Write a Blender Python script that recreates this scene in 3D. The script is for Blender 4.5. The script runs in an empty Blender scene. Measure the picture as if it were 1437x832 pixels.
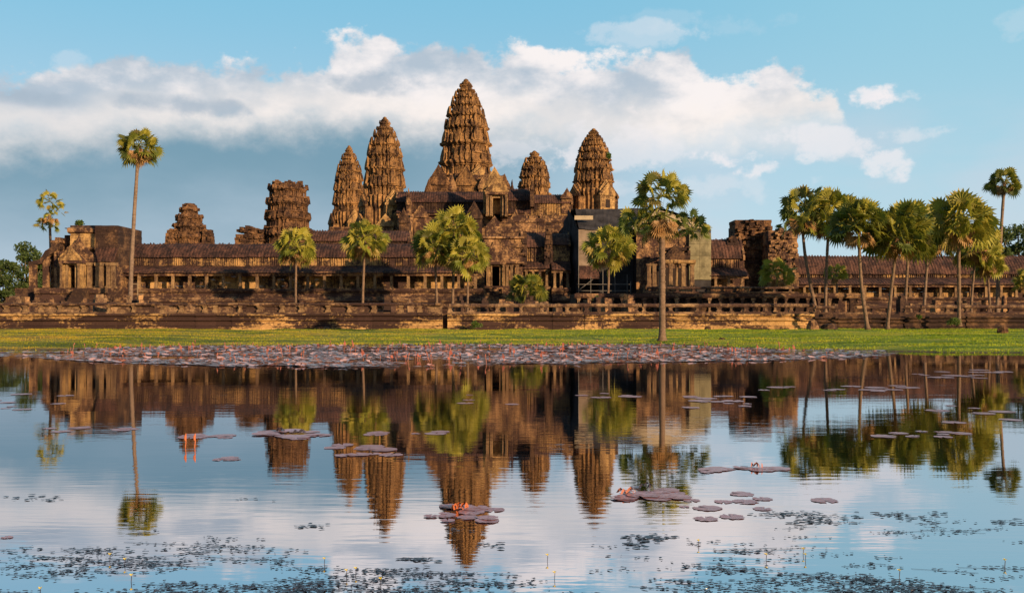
import bpy, math, random
import numpy as np
from mathutils import Vector, noise
R = math.radians
rnd = random.Random(7)
SC = bpy.context.scene
COL = SC.collection

# ------------------------------------------------------------------ camera
F = 1370.0; HZ = 444.0; CX = 718.5; CH = 2.0
cam = bpy.data.cameras.new('camera'); camo = bpy.data.objects.new('camera', cam); COL.objects.link(camo)
camo.location = (0, 0, CH); camo.rotation_euler = (R(90), 0, 0)
cam.sensor_width = 36; cam.lens = 36 * F / 1437
cam.shift_y = (HZ - 416) / 1437
cam.clip_start = .2; cam.clip_end = 9000
SC.camera = camo

# ------------------------------------------------------------------ light
SUN_EL = 13.0; SUN_AZ = 41.0        # azimuth: degrees to the right of straight-behind-the-camera
sd = Vector((math.sin(R(SUN_AZ)) * math.cos(R(SUN_EL)), -math.cos(R(SUN_AZ)) * math.cos(R(SUN_EL)), math.sin(R(SUN_EL))))
sl = bpy.data.lights.new('sun', 'SUN'); slo = bpy.data.objects.new('sun', sl); COL.objects.link(slo)
sl.energy = 5.0; sl.angle = R(.5); sl.color = (1.0, .70, .41)
slo.rotation_euler = (-sd).to_track_quat('-Z', 'Y').to_euler()
SC.view_settings.view_transform = 'Standard'; SC.view_settings.look = 'None'
SC.view_settings.gamma = 1; SC.view_settings.exposure = .45
SC.render.film_transparent = False

def build_world():
    w = bpy.data.worlds.new('World'); SC.world = w; w.use_nodes = True
    nt = w.node_tree; N = nt.nodes; L = nt.links; N.clear()
    def new(t, **k):
        n = N.new(t)
        for a, b in k.items(): setattr(n, a, b)
        return n
    def m(op, a, b=None, c=None, clamp=False):
        n = new('ShaderNodeMath', operation=op, use_clamp=clamp)
        for i, v in enumerate((a, b, c)):
            if v is None: continue
            if isinstance(v, (int, float)): n.inputs[i].default_value = v
            else: L.new(v, n.inputs[i])
        return n.outputs[0]
    def smooth(v, a, b):
        n = new('ShaderNodeMapRange', interpolation_type='SMOOTHSTEP')
        L.new(v, n.inputs[0]); n.inputs[1].default_value = a; n.inputs[2].default_value = b
        return n.outputs[0]
    def mixc(f, a, b):
        n = new('ShaderNodeMix', data_type='RGBA')
        for s, v in ((0, f), (6, a), (7, b)):
            if isinstance(v, tuple): n.inputs[s].default_value = (*v, 1)
            elif isinstance(v, (int, float)): n.inputs[s].default_value = v
            else: L.new(v, n.inputs[s])
        return n.outputs[2]
    geo = new('ShaderNodeTexCoord'); sep = new('ShaderNodeSeparateXYZ'); L.new(geo.outputs['Generated'], sep.inputs[0])
    x, y, z = sep.outputs
    az = m('ARCTAN2', x, y)
    el = m('ARCSINE', z)
    sky = new('ShaderNodeTexSky', sky_type='NISHITA', sun_disc=False)
    sky.sun_elevation = R(SUN_EL); sky.sun_rotation = math.atan2(sd.x, sd.y)
    sky.air_density = 1.0; sky.dust_density = .4; sky.ozone_density = 3.0
    def noise_t(scale, detail, rough, sx=1, sz=1, off=0):
        mp = new('ShaderNodeMapping'); mp.inputs['Scale'].default_value = (sx, sx, sz); mp.inputs['Location'].default_value = (off, off * .7, off * .3)
        L.new(geo.outputs['Generated'], mp.inputs[0])
        n = new('ShaderNodeTexNoise'); n.inputs['Scale'].default_value = scale; n.inputs['Detail'].default_value = detail; n.inputs['Roughness'].default_value = rough
        L.new(mp.outputs[0], n.inputs[0]); return n.outputs[0]
    def AZ(px): return math.atan2(px - CX, F)
    def EL(px, py): return math.atan2(HZ - py, math.hypot(F, px - CX))
    def curve(pts):      # azimuth -> elevation
        t = smooth  # noqa
        mr = new('ShaderNodeMapRange'); L.new(az, mr.inputs[0]); mr.inputs[1].default_value = -.8; mr.inputs[2].default_value = .8
        fc = new('ShaderNodeFloatCurve'); c = fc.mapping.curves[0]
        P = [((AZ(px) + .8) / 1.6, EL(px, py) / .5) for px, py in pts]
        while len(c.points) < len(P): c.points.new(.5, .5)
        for q, p in zip(c.points, P): q.location = p
        fc.mapping.update(); L.new(mr.outputs[0], fc.inputs[1])
        return m('MULTIPLY', fc.outputs[0], .5)
    n1 = noise_t(11, 8, .58, 1, 1.5)
    n2 = noise_t(5, 6, .55, 1, 2.4, 3.1)
    n3 = noise_t(26, 7, .6, 1, 1.3, 7.7)
    nn = m('ADD', m('MULTIPLY', m('SUBTRACT', n1, .5), .085), m('MULTIPLY', m('SUBTRACT', n3, .5), .075))
    top = curve([(-700, 150), (-300, 120), (0, 108), (100, 92), (250, 80), (430, 85), (500, 58), (600, 66), (720, 74), (800, 84), (880, 62), (960, 68), (1000, 108), (1050, 112), (1090, 100), (1140, 118), (1185, 152), (1205, 230), (1230, 380), (1900, 440)])
    bot = curve([(-700, 170), (-300, 180), (0, 200), (100, 196), (200, 182), (300, 182), (450, 172), (600, 178), (760, 188), (880, 200), (1000, 190), (1080, 184), (1150, 172), (1185, 168), (1215, 160), (1260, 160), (1900, 160)])
    up = smooth(m('SUBTRACT', m('ADD', top, nn), el), -.004, .011)
    dn = smooth(m('ADD', m('SUBTRACT', el, bot), m('MULTIPLY', nn, .6)), -.03, .022)
    bank = m('MULTIPLY', up, dn)
    # base: clear blue above, grey-blue veil below
    clear = mixc(smooth(el, .02, .34), (.62, .73, .82), (.235, .56, .76))
    side = smooth(az, .02, .42)
    clear = mixc(m('MULTIPLY', side, .45), clear, (.37, .69, .80))
    skyc = mixc(.86, sky.outputs[0], mixc(0, clear, clear))
    sm = new('ShaderNodeVectorMath', operation='SCALE'); L.new(sky.outputs[0], sm.inputs[0]); sm.inputs['Scale'].default_value = .12
    front = smooth(y, -.2, .5)
    skyc = mixc(m('MULTIPLY', front, .9), sm.outputs[0], clear)
    # lower veil of shaded cloud, strongest on the left
    vm = m('MULTIPLY', smooth(m('SUBTRACT', m('ADD', bot, .02), el), -.02, .03), m('SUBTRACT', 1, smooth(az, -.12, .22)))
    veilc = mixc(smooth(m('ADD', el, m('MULTIPLY', m('SUBTRACT', n2, .5), .12)), .02, .16), (.44, .55, .65), (.175, .32, .42))
    vm = m('MULTIPLY', vm, front)
    skyc = mixc(m('MULTIPLY', vm, .93), skyc, veilc)
    # pale wash behind towers and on the right
    wash = m('MULTIPLY', m('MULTIPLY', smooth(m('SUBTRACT', m('ADD', bot, .02), el), -.02, .05), smooth(n2, .35, .65)), smooth(az, -.15, .1))
    skyc = mixc(m('MULTIPLY', m('MULTIPLY', wash, .45), front), skyc, (.62, .66, .74))
    # colour of the sunlit bank: cream tops, blue-grey hollows
    shade = smooth(m('ADD', n2, m('MULTIPLY', m('SUBTRACT', n1, .5), .8)), .40, .66)
    midc = mixc(shade, (.46, .54, .63), (.97, .90, .88))
    low = smooth(m('ADD', m('SUBTRACT', el, bot), m('MULTIPLY', nn, .5)), .05, .015)
    midc = mixc(m('MULTIPLY', low, .6), midc, (1.0, .90, .83))
    # three blue hollows
    def blob(px, py, rx, ry, nz=.5):
        a = m('DIVIDE', m('SUBTRACT', az, AZ(px)), rx / F); b = m('DIVIDE', m('SUBTRACT', el, EL(px, py)), ry / F)
        d = m('ADD', m('MULTIPLY', a, a), m('MULTIPLY', b, b))
        d = m('ADD', d, m('MULTIPLY', m('SUBTRACT', m('ADD', n1, m('MULTIPLY', m('SUBTRACT', n3, .5), 1.6)), .5), nz * 7))
        return smooth(d, 1.35, .0)
    for px, py, rx, ry in ((540, 118, 75, 17), (265, 148, 95, 14), (60, 140, 60, 12)):
        midc = mixc(m('MULTIPLY', blob(px, py, rx, ry, .3), .75), midc, (.36, .45, .55))
    skyc = mixc(m('MULTIPLY', m('MULTIPLY', bank, front), .95), skyc, midc)
    for px, py, rx, ry, s in ((1230, 130, 34, 15, .8), (1262, 134, 34, 9, .5), (1030, 222, 50, 14, .7), (1065, 236, 34, 12, .6), (1250, 236, 32, 18, .6), (1130, 205, 75, 20, .45), (1285, 186, 50, 10, .35),
                              (1040, 32, 80, 14, .09), (940, 30, 60, 14, .1), (1437, 30, 25, 20, .15), (100, 90, 24, 12, .2), (900, 50, 80, 15, .3), (880, 205, 120, 34, .45), (720, 215, 80, 26, .4), (1110, 200, 80, 20, .3), (1000, 262, 130, 18, .22)):
        skyc = mixc(m('MULTIPLY', m('MULTIPLY', blob(px, py, rx, ry, .7), s), front), skyc, (.95, .88, .88))
    bg = new('ShaderNodeBackground'); L.new(skyc, bg.inputs[0])
    # the mixed colours above are display radiances; nishita was scaled to match them
    bg.inputs[1].default_value = 0.74
    out = new('ShaderNodeOutputWorld'); L.new(bg.outputs[0], out.inputs[0])
build_world()

# ------------------------------------------------------------------ helpers
def X(px, D): return (px - CX) / F * D
def Z(py, D): return CH + (HZ - py) / F * D

class MB:
    def __init__(s): s.v = []; s.f = []; s.mi = []
    def add(s, vs, fs, m=0):
        o = len(s.v); s.v += [tuple(a) for a in vs]; s.f += [tuple(i + o for i in f) for f in fs]; s.mi += [m] * len(fs)
    def box(s, x0, x1, y0, y1, z0, z1, j=0., m=0, taper=0.):
        q = lambda: (rnd.random() - .5) * 2 * j
        t = taper
        vs = [(x0 + q(), y0 + q(), z0 + q()), (x1 + q(), y0 + q(), z0 + q()), (x1 + q(), y1 + q(), z0 + q()), (x0 + q(), y1 + q(), z0 + q()),
              (x0 + t + q(), y0 + t + q(), z1 + q()), (x1 - t + q(), y0 + t + q(), z1 + q()), (x1 - t + q(), y1 - t + q(), z1 + q()), (x0 + t + q(), y1 - t + q(), z1 + q())]
        s.add(vs, [(3, 2, 1, 0), (4, 5, 6, 7), (0, 1, 5, 4), (1, 2, 6, 5), (2, 3, 7, 6), (3, 0, 4, 7)], m)
    def loft(s, poly, secs, j=0., cx=0, cy=0, m=0, cap=True, er=0, es=0):
        n = len(poly); vs = []
        for z, r in secs:
            r_ = r
            for (a, b) in poly:
                if er: r = r_ * (1 + er * fbm(a * 1.7 + es, b * 1.7, z * .35))
                vs.append((cx + a * r + (rnd.random() - .5) * 2 * j, cy + b * r + (rnd.random() - .5) * 2 * j, z + (rnd.random() - .5) * j))
        fs = []
        for k in range(len(secs) - 1):
            for i in range(n):
                a = k * n + i; b = k * n + (i + 1) % n
                fs.append((a, b, b + n, a + n))
        if cap:
            fs.append(tuple(range(n - 1, -1, -1))); fs.append(tuple((len(secs) - 1) * n + i for i in range(n)))
        s.add(vs, fs, m)
    def tube(s, pts, rad, n=8, m=0, cap=True):
        vs = []; prev = None
        for i, p in enumerate(pts):
            p = Vector(p); a = Vector(pts[max(i - 1, 0)]); b = Vector(pts[min(i + 1, len(pts) - 1)])
            t = (b - a).normalized(); u = t.orthogonal().normalized() if prev is None else (prev - t * prev.dot(t)).normalized()
            prev = u; w = t.cross(u); r = rad[i] if isinstance(rad, (list, tuple)) else rad
            for k in range(n):
                c = 2 * math.pi * k / n; vs.append(p + (u * math.cos(c) + w * math.sin(c)) * r)
        fs = [(k * n + i, k * n + (i + 1) % n, (k + 1) * n + (i + 1) % n, (k + 1) * n + i) for k in range(len(pts) - 1) for i in range(n)]
        if cap: fs += [tuple(range(n - 1, -1, -1)), tuple((len(pts) - 1) * n + i for i in range(n))]
        s.add(vs, fs, m)
    def prism(s, out, y0, y1, j=0., m=0):       # outline in x,z extruded along y
        n = len(out); q = lambda: (rnd.random() - .5) * 2 * j
        d = [(a + q(), b + q()) for a, b in out]
        s.add([(a, y0, b) for a, b in d] + [(a, y1, b) for a, b in d],
              [tuple(range(n)), tuple(range(2 * n - 1, n - 1, -1))] + [((i + 1) % n, i, i + n, (i + 1) % n + n) for i in range(n)], m)
    def xform(s, rot=0, loc=(0, 0, 0), start=0):
        c, d = math.cos(rot), math.sin(rot)
        for i in range(start, len(s.v)):
            x, y, z = s.v[i]; s.v[i] = (x * c - y * d + loc[0], x * d + y * c + loc[1], z + loc[2])
    def build(s, name, mat, parent=None, local=False, smooth=False):
        me = bpy.data.meshes.new(name)
        vs = s.v
        if parent is not None and not local:
            l = parent['_loc'] if '_loc' in parent else parent.location
            vs = [(a - l[0], b - l[1], c - l[2]) for a, b, c in vs]
        me.from_pydata(vs, [], s.f)
        for mm in (mat if isinstance(mat, (list, tuple)) else [mat]): me.materials.append(mm)
        if any(s.mi): me.polygons.foreach_set('material_index', s.mi)
        if smooth: me.polygons.foreach_set('use_smooth', [True] * len(s.f))
        me.update()
        o = bpy.data.objects.new(name, me); COL.objects.link(o)
        if parent is not None: o.parent = parent
        return o

def tag(o, label=None, cat=None, group=None, kind=None):
    if label: o['label'] = label
    if cat: o['category'] = cat
    if group: o['group'] = group
    if kind: o['kind'] = kind
    return o
def thing(name, loc, label, cat, group=None, rz=0):
    o = bpy.data.objects.new(name, None); COL.objects.link(o); o.location = loc; o.rotation_euler = (0, 0, rz)
    o.empty_display_size = .5
    return tag(o, label, cat, group)
def empty_part(name, parent, loc=(0, 0, 0)):
    o = bpy.data.objects.new(name, None); COL.objects.link(o); o.location = loc; o.parent = parent; return o
def fbm(x, y, z=0, o=4): return noise.fractal(Vector((x, y, z)), .8, 2.0, o)

# ------------------------------------------------------------------ materials
def mat_base(name):
    m = bpy.data.materials.new(name); m.use_nodes = True; nt = m.node_tree; b = nt.nodes['Principled BSDF']
    b.inputs['Specular IOR Level'].default_value = .2; b.inputs['Roughness'].default_value = .9
    return m, nt, b
def nz(nt, scale, detail=5, rough=.6, stretch=(1, 1, 1), world=True, loc=(0, 0, 0)):
    if world: g = nt.nodes.new('ShaderNodeNewGeometry').outputs['Position']
    else: g = nt.nodes.new('ShaderNodeTexCoord').outputs['Object']
    mp = nt.nodes.new('ShaderNodeMapping'); mp.inputs['Scale'].default_value = stretch; mp.inputs['Location'].default_value = loc
    n = nt.nodes.new('ShaderNodeTexNoise'); n.inputs['Scale'].default_value = scale; n.inputs['Detail'].default_value = detail; n.inputs['Roughness'].default_value = rough
    nt.links.new(g, mp.inputs[0]); nt.links.new(mp.outputs[0], n.inputs[0]); return n.outputs[0]
def ramp(nt, v, stops, inter='LINEAR'):
    r = nt.nodes.new('ShaderNodeValToRGB'); r.color_ramp.interpolation = inter
    e = r.color_ramp.elements
    while len(e) < len(stops): e.new(.5)
    for q, (p, c) in zip(e, stops):
        q.position = p; q.color = (*c, 1) if len(c) == 3 else c
    nt.links.new(v, r.inputs[0]); return r.outputs[0]
def mixn(nt, f, a, b, bt='MIX'):
    n = nt.nodes.new('ShaderNodeMix'); n.data_type = 'RGBA'; n.blend_type = bt
    for s, v in ((0, f), (6, a), (7, b)):
        if isinstance(v, tuple): n.inputs[s].default_value = (*v, 1)
        elif isinstance(v, (int, float)): n.inputs[s].default_value = v
        else: nt.links.new(v, n.inputs[s])
    return n.outputs[2]
def g3(v): return (v, v, v)

def stone(name, light, dark, cover=.5, soft=.08, patch=.35, streak=.4, stretch=(1, 1, 1), bump=.35, joints=True, tint=None, loc=(0, 0, 0)):
    m, nt, b = mat_base(name); L = nt.links
    pn = nz(nt, patch, 9, .68, stretch, loc=loc)
    st = nz(nt, .9, 6, .65, (1, 1, .18), loc=loc)
    fine = nz(nt, 3.2, 6, .7)
    mx = mixn(nt, streak, pn, st)
    mx = mixn(nt, .28, mx, fine)
    mx = ramp(nt, mx, [(.33, g3(0)), (.67, g3(1))])
    soft = soft * 2.2; cover = .5 + (cover - .5) * 2.4 - .05; dark = tuple(c * .8 for c in dark)
    f = ramp(nt, mx, [(max(.01, cover - soft), g3(0)), (min(.99, cover + soft), g3(1))])
    l2 = mixn(nt, nz(nt, 1.3, 4, .6, loc=(3, 3, 3)), light, tint if tint else tuple(c * .62 for c in light))
    col = mixn(nt, f, l2, dark)
    # each stone block its own tone
    gi = nt.nodes.new('ShaderNodeNewGeometry').outputs['Random Per Island']
    col = mixn(nt, .55, col, ramp(nt, gi, [(0, g3(.55)), (1, g3(1.25))]), 'MULTIPLY')
    fc = ramp(nt, nz(nt, 7, 5, .7), [(.3, g3(.6)), (.7, g3(1.2))])
    col = mixn(nt, .5, col, fc, 'MULTIPLY')
    h = nz(nt, 2.2, 8, .75)
    if joints:
        w = nt.nodes.new('ShaderNodeTexBrick'); w.inputs['Scale'].default_value = 1; w.inputs['Mortar Size'].default_value = .035
        w.inputs['Brick Width'].default_value = 1.1; w.inputs['Row Height'].default_value = .42; w.inputs['Mortar Smooth'].default_value = .3
        g = nt.nodes.new('ShaderNodeNewGeometry'); sp = nt.nodes.new('ShaderNodeSeparateXYZ'); L.new(g.outputs['Position'], sp.inputs[0])
        ad = nt.nodes.new('ShaderNodeMath'); ad.operation = 'ADD'; L.new(sp.outputs[0], ad.inputs[0]); L.new(sp.outputs[1], ad.inputs[1])
        cb = nt.nodes.new('ShaderNodeCombineXYZ'); L.new(ad.outputs[0], cb.inputs[0]); L.new(sp.outputs[2], cb.inputs[1]); L.new(cb.outputs[0], w.inputs[0])
        jf = nt.nodes.new('ShaderNodeMath'); jf.operation = 'MULTIPLY'; L.new(w.outputs['Fac'], jf.inputs[0]); L.new(ramp(nt, nz(nt, .7, 4, .6), [(.4, g3(.05)), (.65, g3(.6))]), jf.inputs[1])
        col = mixn(nt, jf.outputs[0], col, tuple(c * .5 for c in dark))
    L.new(col, b.inputs['Base Color'])
    bp = nt.nodes.new('ShaderNodeBump'); bp.inputs['Strength'].default_value = bump; bp.inputs['Distance'].default_value = .5
    L.new(h, bp.inputs['Height']); L.new(bp.outputs[0], b.inputs['Normal'])
    return m
DK = (.062, .036, .028)
M = {}
M['tower'] = stone('tower_stone', (.60, .345, .125), (.060, .032, .022), .495, .10, .45, .45, tint=(.33, .145, .055), joints=False, bump=.8)
M['ruin'] = stone('ruin_stone', (.42, .215, .09), (.065, .034, .023), .49, .09, .6, .35, tint=(.24, .12, .055), bump=.8)
M['ochre'] = stone('ochre_stone', (.60, .385, .15), (.10, .052, .032), .53, .09, .55, .55, tint=(.40, .215, .08))
M['mottled'] = stone('mottled_stone', (.58, .34, .15), (.07, .036, .028), .49, .07, .5, .35, tint=(.29, .145, .065))
M['clere'] = stone('clerestory_stone', (.62, .38, .15), (.07, .038, .03), .50, .05, .22, .3, tint=(.36, .19, .07))
M['base'] = stone('base_stone', (.48, .29, .13), (.07, .036, .027), .47, .06, .45, .2, (1, 1, 2.2), tint=(.20, .10, .055))
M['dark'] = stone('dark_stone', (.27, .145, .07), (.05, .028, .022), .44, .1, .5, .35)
M['pillar'] = stone('pillar_stone', (.48, .30, .14), (.10, .055, .035), .50, .12, .6, .5, joints=False)
M['roof'] = stone('roof_stone', (.17, .078, .05), (.036, .02, .018), .49, .09, .4, .6, joints=False, tint=(.10, .045, .032), bump=.5)
M['roof2'] = stone('roof_stone_pale', (.21, .10, .065), (.045, .025, .021), .49, .10, .4, .5, joints=False, tint=(.12, .055, .038), bump=.5)
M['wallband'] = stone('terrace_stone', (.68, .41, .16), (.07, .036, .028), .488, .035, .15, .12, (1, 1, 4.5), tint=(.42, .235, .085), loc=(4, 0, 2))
M['balus'] = stone('balustrade_stone', (.48, .31, .15), (.085, .046, .034), .47, .08, .5, .3, tint=(.26, .145, .08), joints=False)
def plain(name, c, rough=.9, var=.3, scale=2, spec=.2):
    m, nt, b = mat_base(name); b.inputs['Roughness'].default_value = rough; b.inputs['Specular IOR Level'].default_value = spec
    n = ramp(nt, nz(nt, scale, 5, .65), [(.3, tuple(a * (1 - var) for a in c)), (.7, tuple(min(a * (1 + var), 1) for a in c))])
    nt.links.new(n, b.inputs['Base Color'])
    bp = nt.nodes.new('ShaderNodeBump'); bp.inputs['Strength'].default_value = .3; bp.inputs['Distance'].default_value = .2
    nt.links.new(nz(nt, scale * 2, 5, .6), bp.inputs['Height']); nt.links.new(bp.outputs[0], b.inputs['Normal'])
    return m
M['inside'] = plain('interior_shade', (.028, .018, .015))  # near-black colour paints the shade inside openings
M['sheet'] = plain('dark_sheeting', (.050, .045, .045), .95, .5, .4, 0)
M['net'] = plain('green_netting', (.20, .17, .095), .9, .5, .7)
M['board'] = plain('beige_sheeting', (.20, .145, .10), .9, .5, .5)
M['pale'] = plain('pale_board', (.36, .28, .18), .8, .25, .6)
M['metal'] = plain('scaffold_metal', (.17, .15, .13), .7, .2, 1)
M['trunk'] = plain('palm_trunk_bark', (.17, .11, .07), .95, .4, 2.5)
M['trunk2'] = plain('palm_trunk_grey', (.19, .13, .09), .95, .35, 2.5)
M['bark'] = plain('tree_bark', (.10, .075, .05), .95, .3, 2)
M['wood'] = plain('weathered_wood', (.24, .17, .10), .9, .3, 2)

def grass_shade_var(nt, c):  # natural green-yellow patches; darker sweeps and greener right stand in for shadows
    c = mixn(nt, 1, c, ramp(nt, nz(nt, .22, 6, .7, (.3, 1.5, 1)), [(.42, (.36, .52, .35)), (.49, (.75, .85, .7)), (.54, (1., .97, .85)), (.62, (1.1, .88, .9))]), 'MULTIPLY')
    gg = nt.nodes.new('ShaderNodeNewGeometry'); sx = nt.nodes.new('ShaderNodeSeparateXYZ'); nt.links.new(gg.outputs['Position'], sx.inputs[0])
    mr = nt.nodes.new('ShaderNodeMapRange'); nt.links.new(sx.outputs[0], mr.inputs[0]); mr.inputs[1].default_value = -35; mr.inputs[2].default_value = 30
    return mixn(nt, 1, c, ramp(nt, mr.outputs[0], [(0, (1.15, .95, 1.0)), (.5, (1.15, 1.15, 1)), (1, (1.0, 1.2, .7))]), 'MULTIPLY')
def leaf_mat(name, cols, trans=.35, rough=.55):
    m = bpy.data.materials.new(name); m.use_nodes = True; nt = m.node_tree; b = nt.nodes['Principled BSDF']; L = nt.links
    gi = nt.nodes.new('ShaderNodeNewGeometry').outputs['Random Per Island']
    n = len(cols); c = ramp(nt, gi, [(i / (n - 1), k) for i, k in enumerate(cols)])
    c = mixn(nt, .5, c, ramp(nt, nz(nt, .9, 3, .6), [(.3, g3(.6)), (.7, g3(1.3))]), 'MULTIPLY')
    if name == 'grass_blade': c = grass_shade_var(nt, c)
    L.new(c, b.inputs['Base Color']); b.inputs['Roughness'].default_value = rough; b.inputs['Specular IOR Level'].default_value = .35
    t = nt.nodes.new('ShaderNodeBsdfTranslucent'); L.new(mixn(nt, .4, c, (.30, .30, .03)) if not name.startswith('dry') else c, t.inputs[0])
    mx = nt.nodes.new('ShaderNodeMixShader'); mx.inputs[0].default_value = trans
    L.new(b.outputs[0], mx.inputs[1]); L.new(t.outputs[0], mx.inputs[2]); L.new(mx.outputs[0], nt.nodes['Material Output'].inputs[0])
    return m
M['frond'] = leaf_mat('palm_frond', [(.07, .10, .014), (.20, .22, .025), (.32, .30, .035), (.42, .35, .05), (.22, .23, .025), (.36, .25, .07)])
M['frond_dk'] = leaf_mat('palm_frond_green', [(.03, .055, .012), (.08, .11, .018), (.18, .19, .025), (.32, .28, .035), (.07, .10, .016), (.20, .15, .045)])
M['dead'] = leaf_mat('dry_frond', [(.30, .15, .045), (.42, .25, .10), (.20, .11, .04)], .15)
M['leaf'] = leaf_mat('tree_leaf', [(.03, .055, .014), (.055, .085, .02), (.085, .115, .025)], .25)
M['shrub'] = leaf_mat('shrub_leaf', [(.05, .10, .012), (.08, .13, .02), (.12, .15, .02)], .3)
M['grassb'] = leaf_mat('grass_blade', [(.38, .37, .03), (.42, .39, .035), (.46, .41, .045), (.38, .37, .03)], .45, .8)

# ------------------------------------------------------------------ ground and water
def shore(x):
    pts = [(-200, 60), (-34, 57), (-28, 58), (-22, 65), (-10, 68), (10, 69), (12, 66), (17, 58), (24, 54), (32, 52), (200, 50)]
    for (a, b), (c, d) in zip(pts, pts[1:]):
        if a <= x <= c: return b + (d - b) * (x - a) / (c - a) + 1.3 * fbm(x * .22, 8.1) + (.5 * fbm(x * 1.1, 2.2))
    return 55
def ground_z(x, y):
    s = shore(x)
    d = y - s
    if y < 30: return -1.2
    if d < 0: return max(-1.2, d * .12) - .02
    z = .55 * (1 - math.exp(-d / 17.)) + .06 * min(d / 2, 1)
    if y < 112: z += .16 * fbm(x * .12, y * .2) * min(d / 4, 1)
    # raised grassy mound
    if x > 5: z += .38 * math.exp(-((x - 27) / 7.) ** 2 - ((y - 84) / 3.0) ** 2)
    return z
def build_ground():
    xs = sorted(set([-4000, -1500, -600, -300, -200, -150, -110, -90] + [round(a, 2) for a in np.arange(-80, 80.1, 1.0)] + [90, 110, 150, 200, 300, 600, 1500, 4000]))
    ys = sorted(set([-4000, -1000, -200, -60, -20, 0, 2, 20, 35, 45] + [round(a, 2) for a in np.arange(48, 112.1, 1.0)] + [130, 160, 220, 300, 600, 1500, 4000, 7000]))
    vs = []
    for y in ys:
        for x in xs:
            vs.append((x, y, (ground_z(x, y) if y > 2 else (-1.2 if y > 1 else .3))))
    nx = len(xs)
    fs = [(j * nx + i, j * nx + i + 1, (j + 1) * nx + i + 1, (j + 1) * nx + i) for j in range(len(ys) - 1) for i in range(nx - 1)]
    b = MB(); b.add(vs, fs)
    m, nt, bs = mat_base('grass_ground')
    c = ramp(nt, nz(nt, .25, 8, .65), [(.3, (.16, .17, .018)), (.5, (.30, .28, .03)), (.68, (.36, .27, .06))])
    c = mixn(nt, .4, c, ramp(nt, nz(nt, 3, 5, .7), [(.3, g3(.6)), (.7, g3(1.3))]), 'MULTIPLY')
    c = grass_shade_var(nt, c)
    # wet mud at the waterline
    g = nt.nodes.new('ShaderNodeNewGeometry'); sp = nt.nodes.new('ShaderNodeSeparateXYZ'); nt.links.new(g.outputs['Position'], sp.inputs[0])
    c = mixn(nt, ramp(nt, sp.outputs[2], [(.02, g3(1)), (.09, g3(0))]), c, (.10, .065, .03))
    nt.links.new(c, bs.inputs['Base Color'])
    bp = nt.nodes.new('ShaderNodeBump'); bp.inputs['Strength'].default_value = .8; bp.inputs['Distance'].default_value = .4
    nt.links.new(nz(nt, 2.5, 6, .7), bp.inputs['Height']); nt.links.new(bp.outputs[0], bs.inputs['Normal'])
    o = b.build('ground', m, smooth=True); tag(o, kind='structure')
    # grass blades
    rs = np.random.RandomState(3)
    V = []; Fc = []
    n = 260000
    x = rs.uniform(-52, 60, n); y = rs.uniform(50, 108, n)
    keep = [(xx, yy) for xx, yy in zip(x, y) if yy > shore(xx) + .1 and abs(xx) < yy * .56 + 3 and rs.rand() < .25 + .9 * (fbm(xx * .25, yy * .25, 5) + .4)]
    for xx, yy in keep:
        a = rs.uniform(0, 2 * math.pi); h = rs.uniform(.04, .09) * (1 + .9 * fbm(xx * .3, yy * .5, 9)); w = rs.uniform(.03, .06)
        z = ground_z(xx, yy) - .01; i = len(V); c, s = math.cos(a) * w, math.sin(a) * w
        lx, ly = rs.uniform(-.05, .05, 2)
        V += [(xx - c, yy - s, z), (xx + c, yy + s, z), (xx + lx, yy + ly, z + h)]; Fc.append((i, i + 1, i + 2))
    b = MB(); b.v = V; b.f = Fc; b.mi = [0] * len(Fc)
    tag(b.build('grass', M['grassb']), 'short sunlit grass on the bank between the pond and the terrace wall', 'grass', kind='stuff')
    # terrace ground behind the retaining wall
    b = MB(); b.box(-130, 130, 109.3, 330, -.5, 2.28)
    tag(b.build('terrace_ground', M['dark']), kind='structure')
build_ground()

def build_water():
    b = MB(); b.add([(-400, .5, 0), (400, .5, 0), (400, 75, 0), (-400, 75, 0)], [(0, 1, 2, 3)])
    m = bpy.data.materials.new('pond_water'); m.use_nodes = True; nt = m.node_tree; L = nt.links
    N = nt.nodes; N.remove(N['Principled BSDF'])
    gl = N.new('ShaderNodeBsdfGlossy'); gl.inputs['Color'].default_value = (.78, .76, .78, 1); gl.inputs['Roughness'].default_value = .015
    df = N.new('ShaderNodeBsdfDiffuse'); df.inputs[0].default_value = (.008, .012, .014, 1)
    mx = N.new('ShaderNodeMixShader'); mx.inputs[0].default_value = .93
    L.new(df.outputs[0], mx.inputs[1]); L.new(gl.outputs[0], mx.inputs[2]); L.new(mx.outputs[0], N['Material Output'].inputs[0])
    a = nz(nt, 1.0, 3, .5, (1.3, 7, 1)); c = nz(nt, 1.0, 2, .5, (.35, 1.1, 1)); patch = ramp(nt, nz(nt, .11, 3, .5, (.6, 1.4, 1)), [(.40, g3(.25)), (.62, g3(1))])
    mu = N.new('ShaderNodeMath'); mu.operation = 'MULTIPLY'; L.new(a, mu.inputs[0]); L.new(patch, mu.inputs[1])
    ad = N.new('ShaderNodeMath'); ad.operation = 'MULTIPLY_ADD'; L.new(c, ad.inputs[0]); ad.inputs[1].default_value = 1.2; L.new(mu.outputs[0], ad.inputs[2])
    bp = N.new('ShaderNodeBump'); bp.inputs['Strength'].default_value = 1; bp.inputs['Distance'].default_value = .0016
    L.new(ad.outputs[0], bp.inputs['Height']); L.new(bp.outputs[0], gl.inputs['Normal'])
    tag(b.build('water', m), kind='structure')
build_water()

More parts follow.
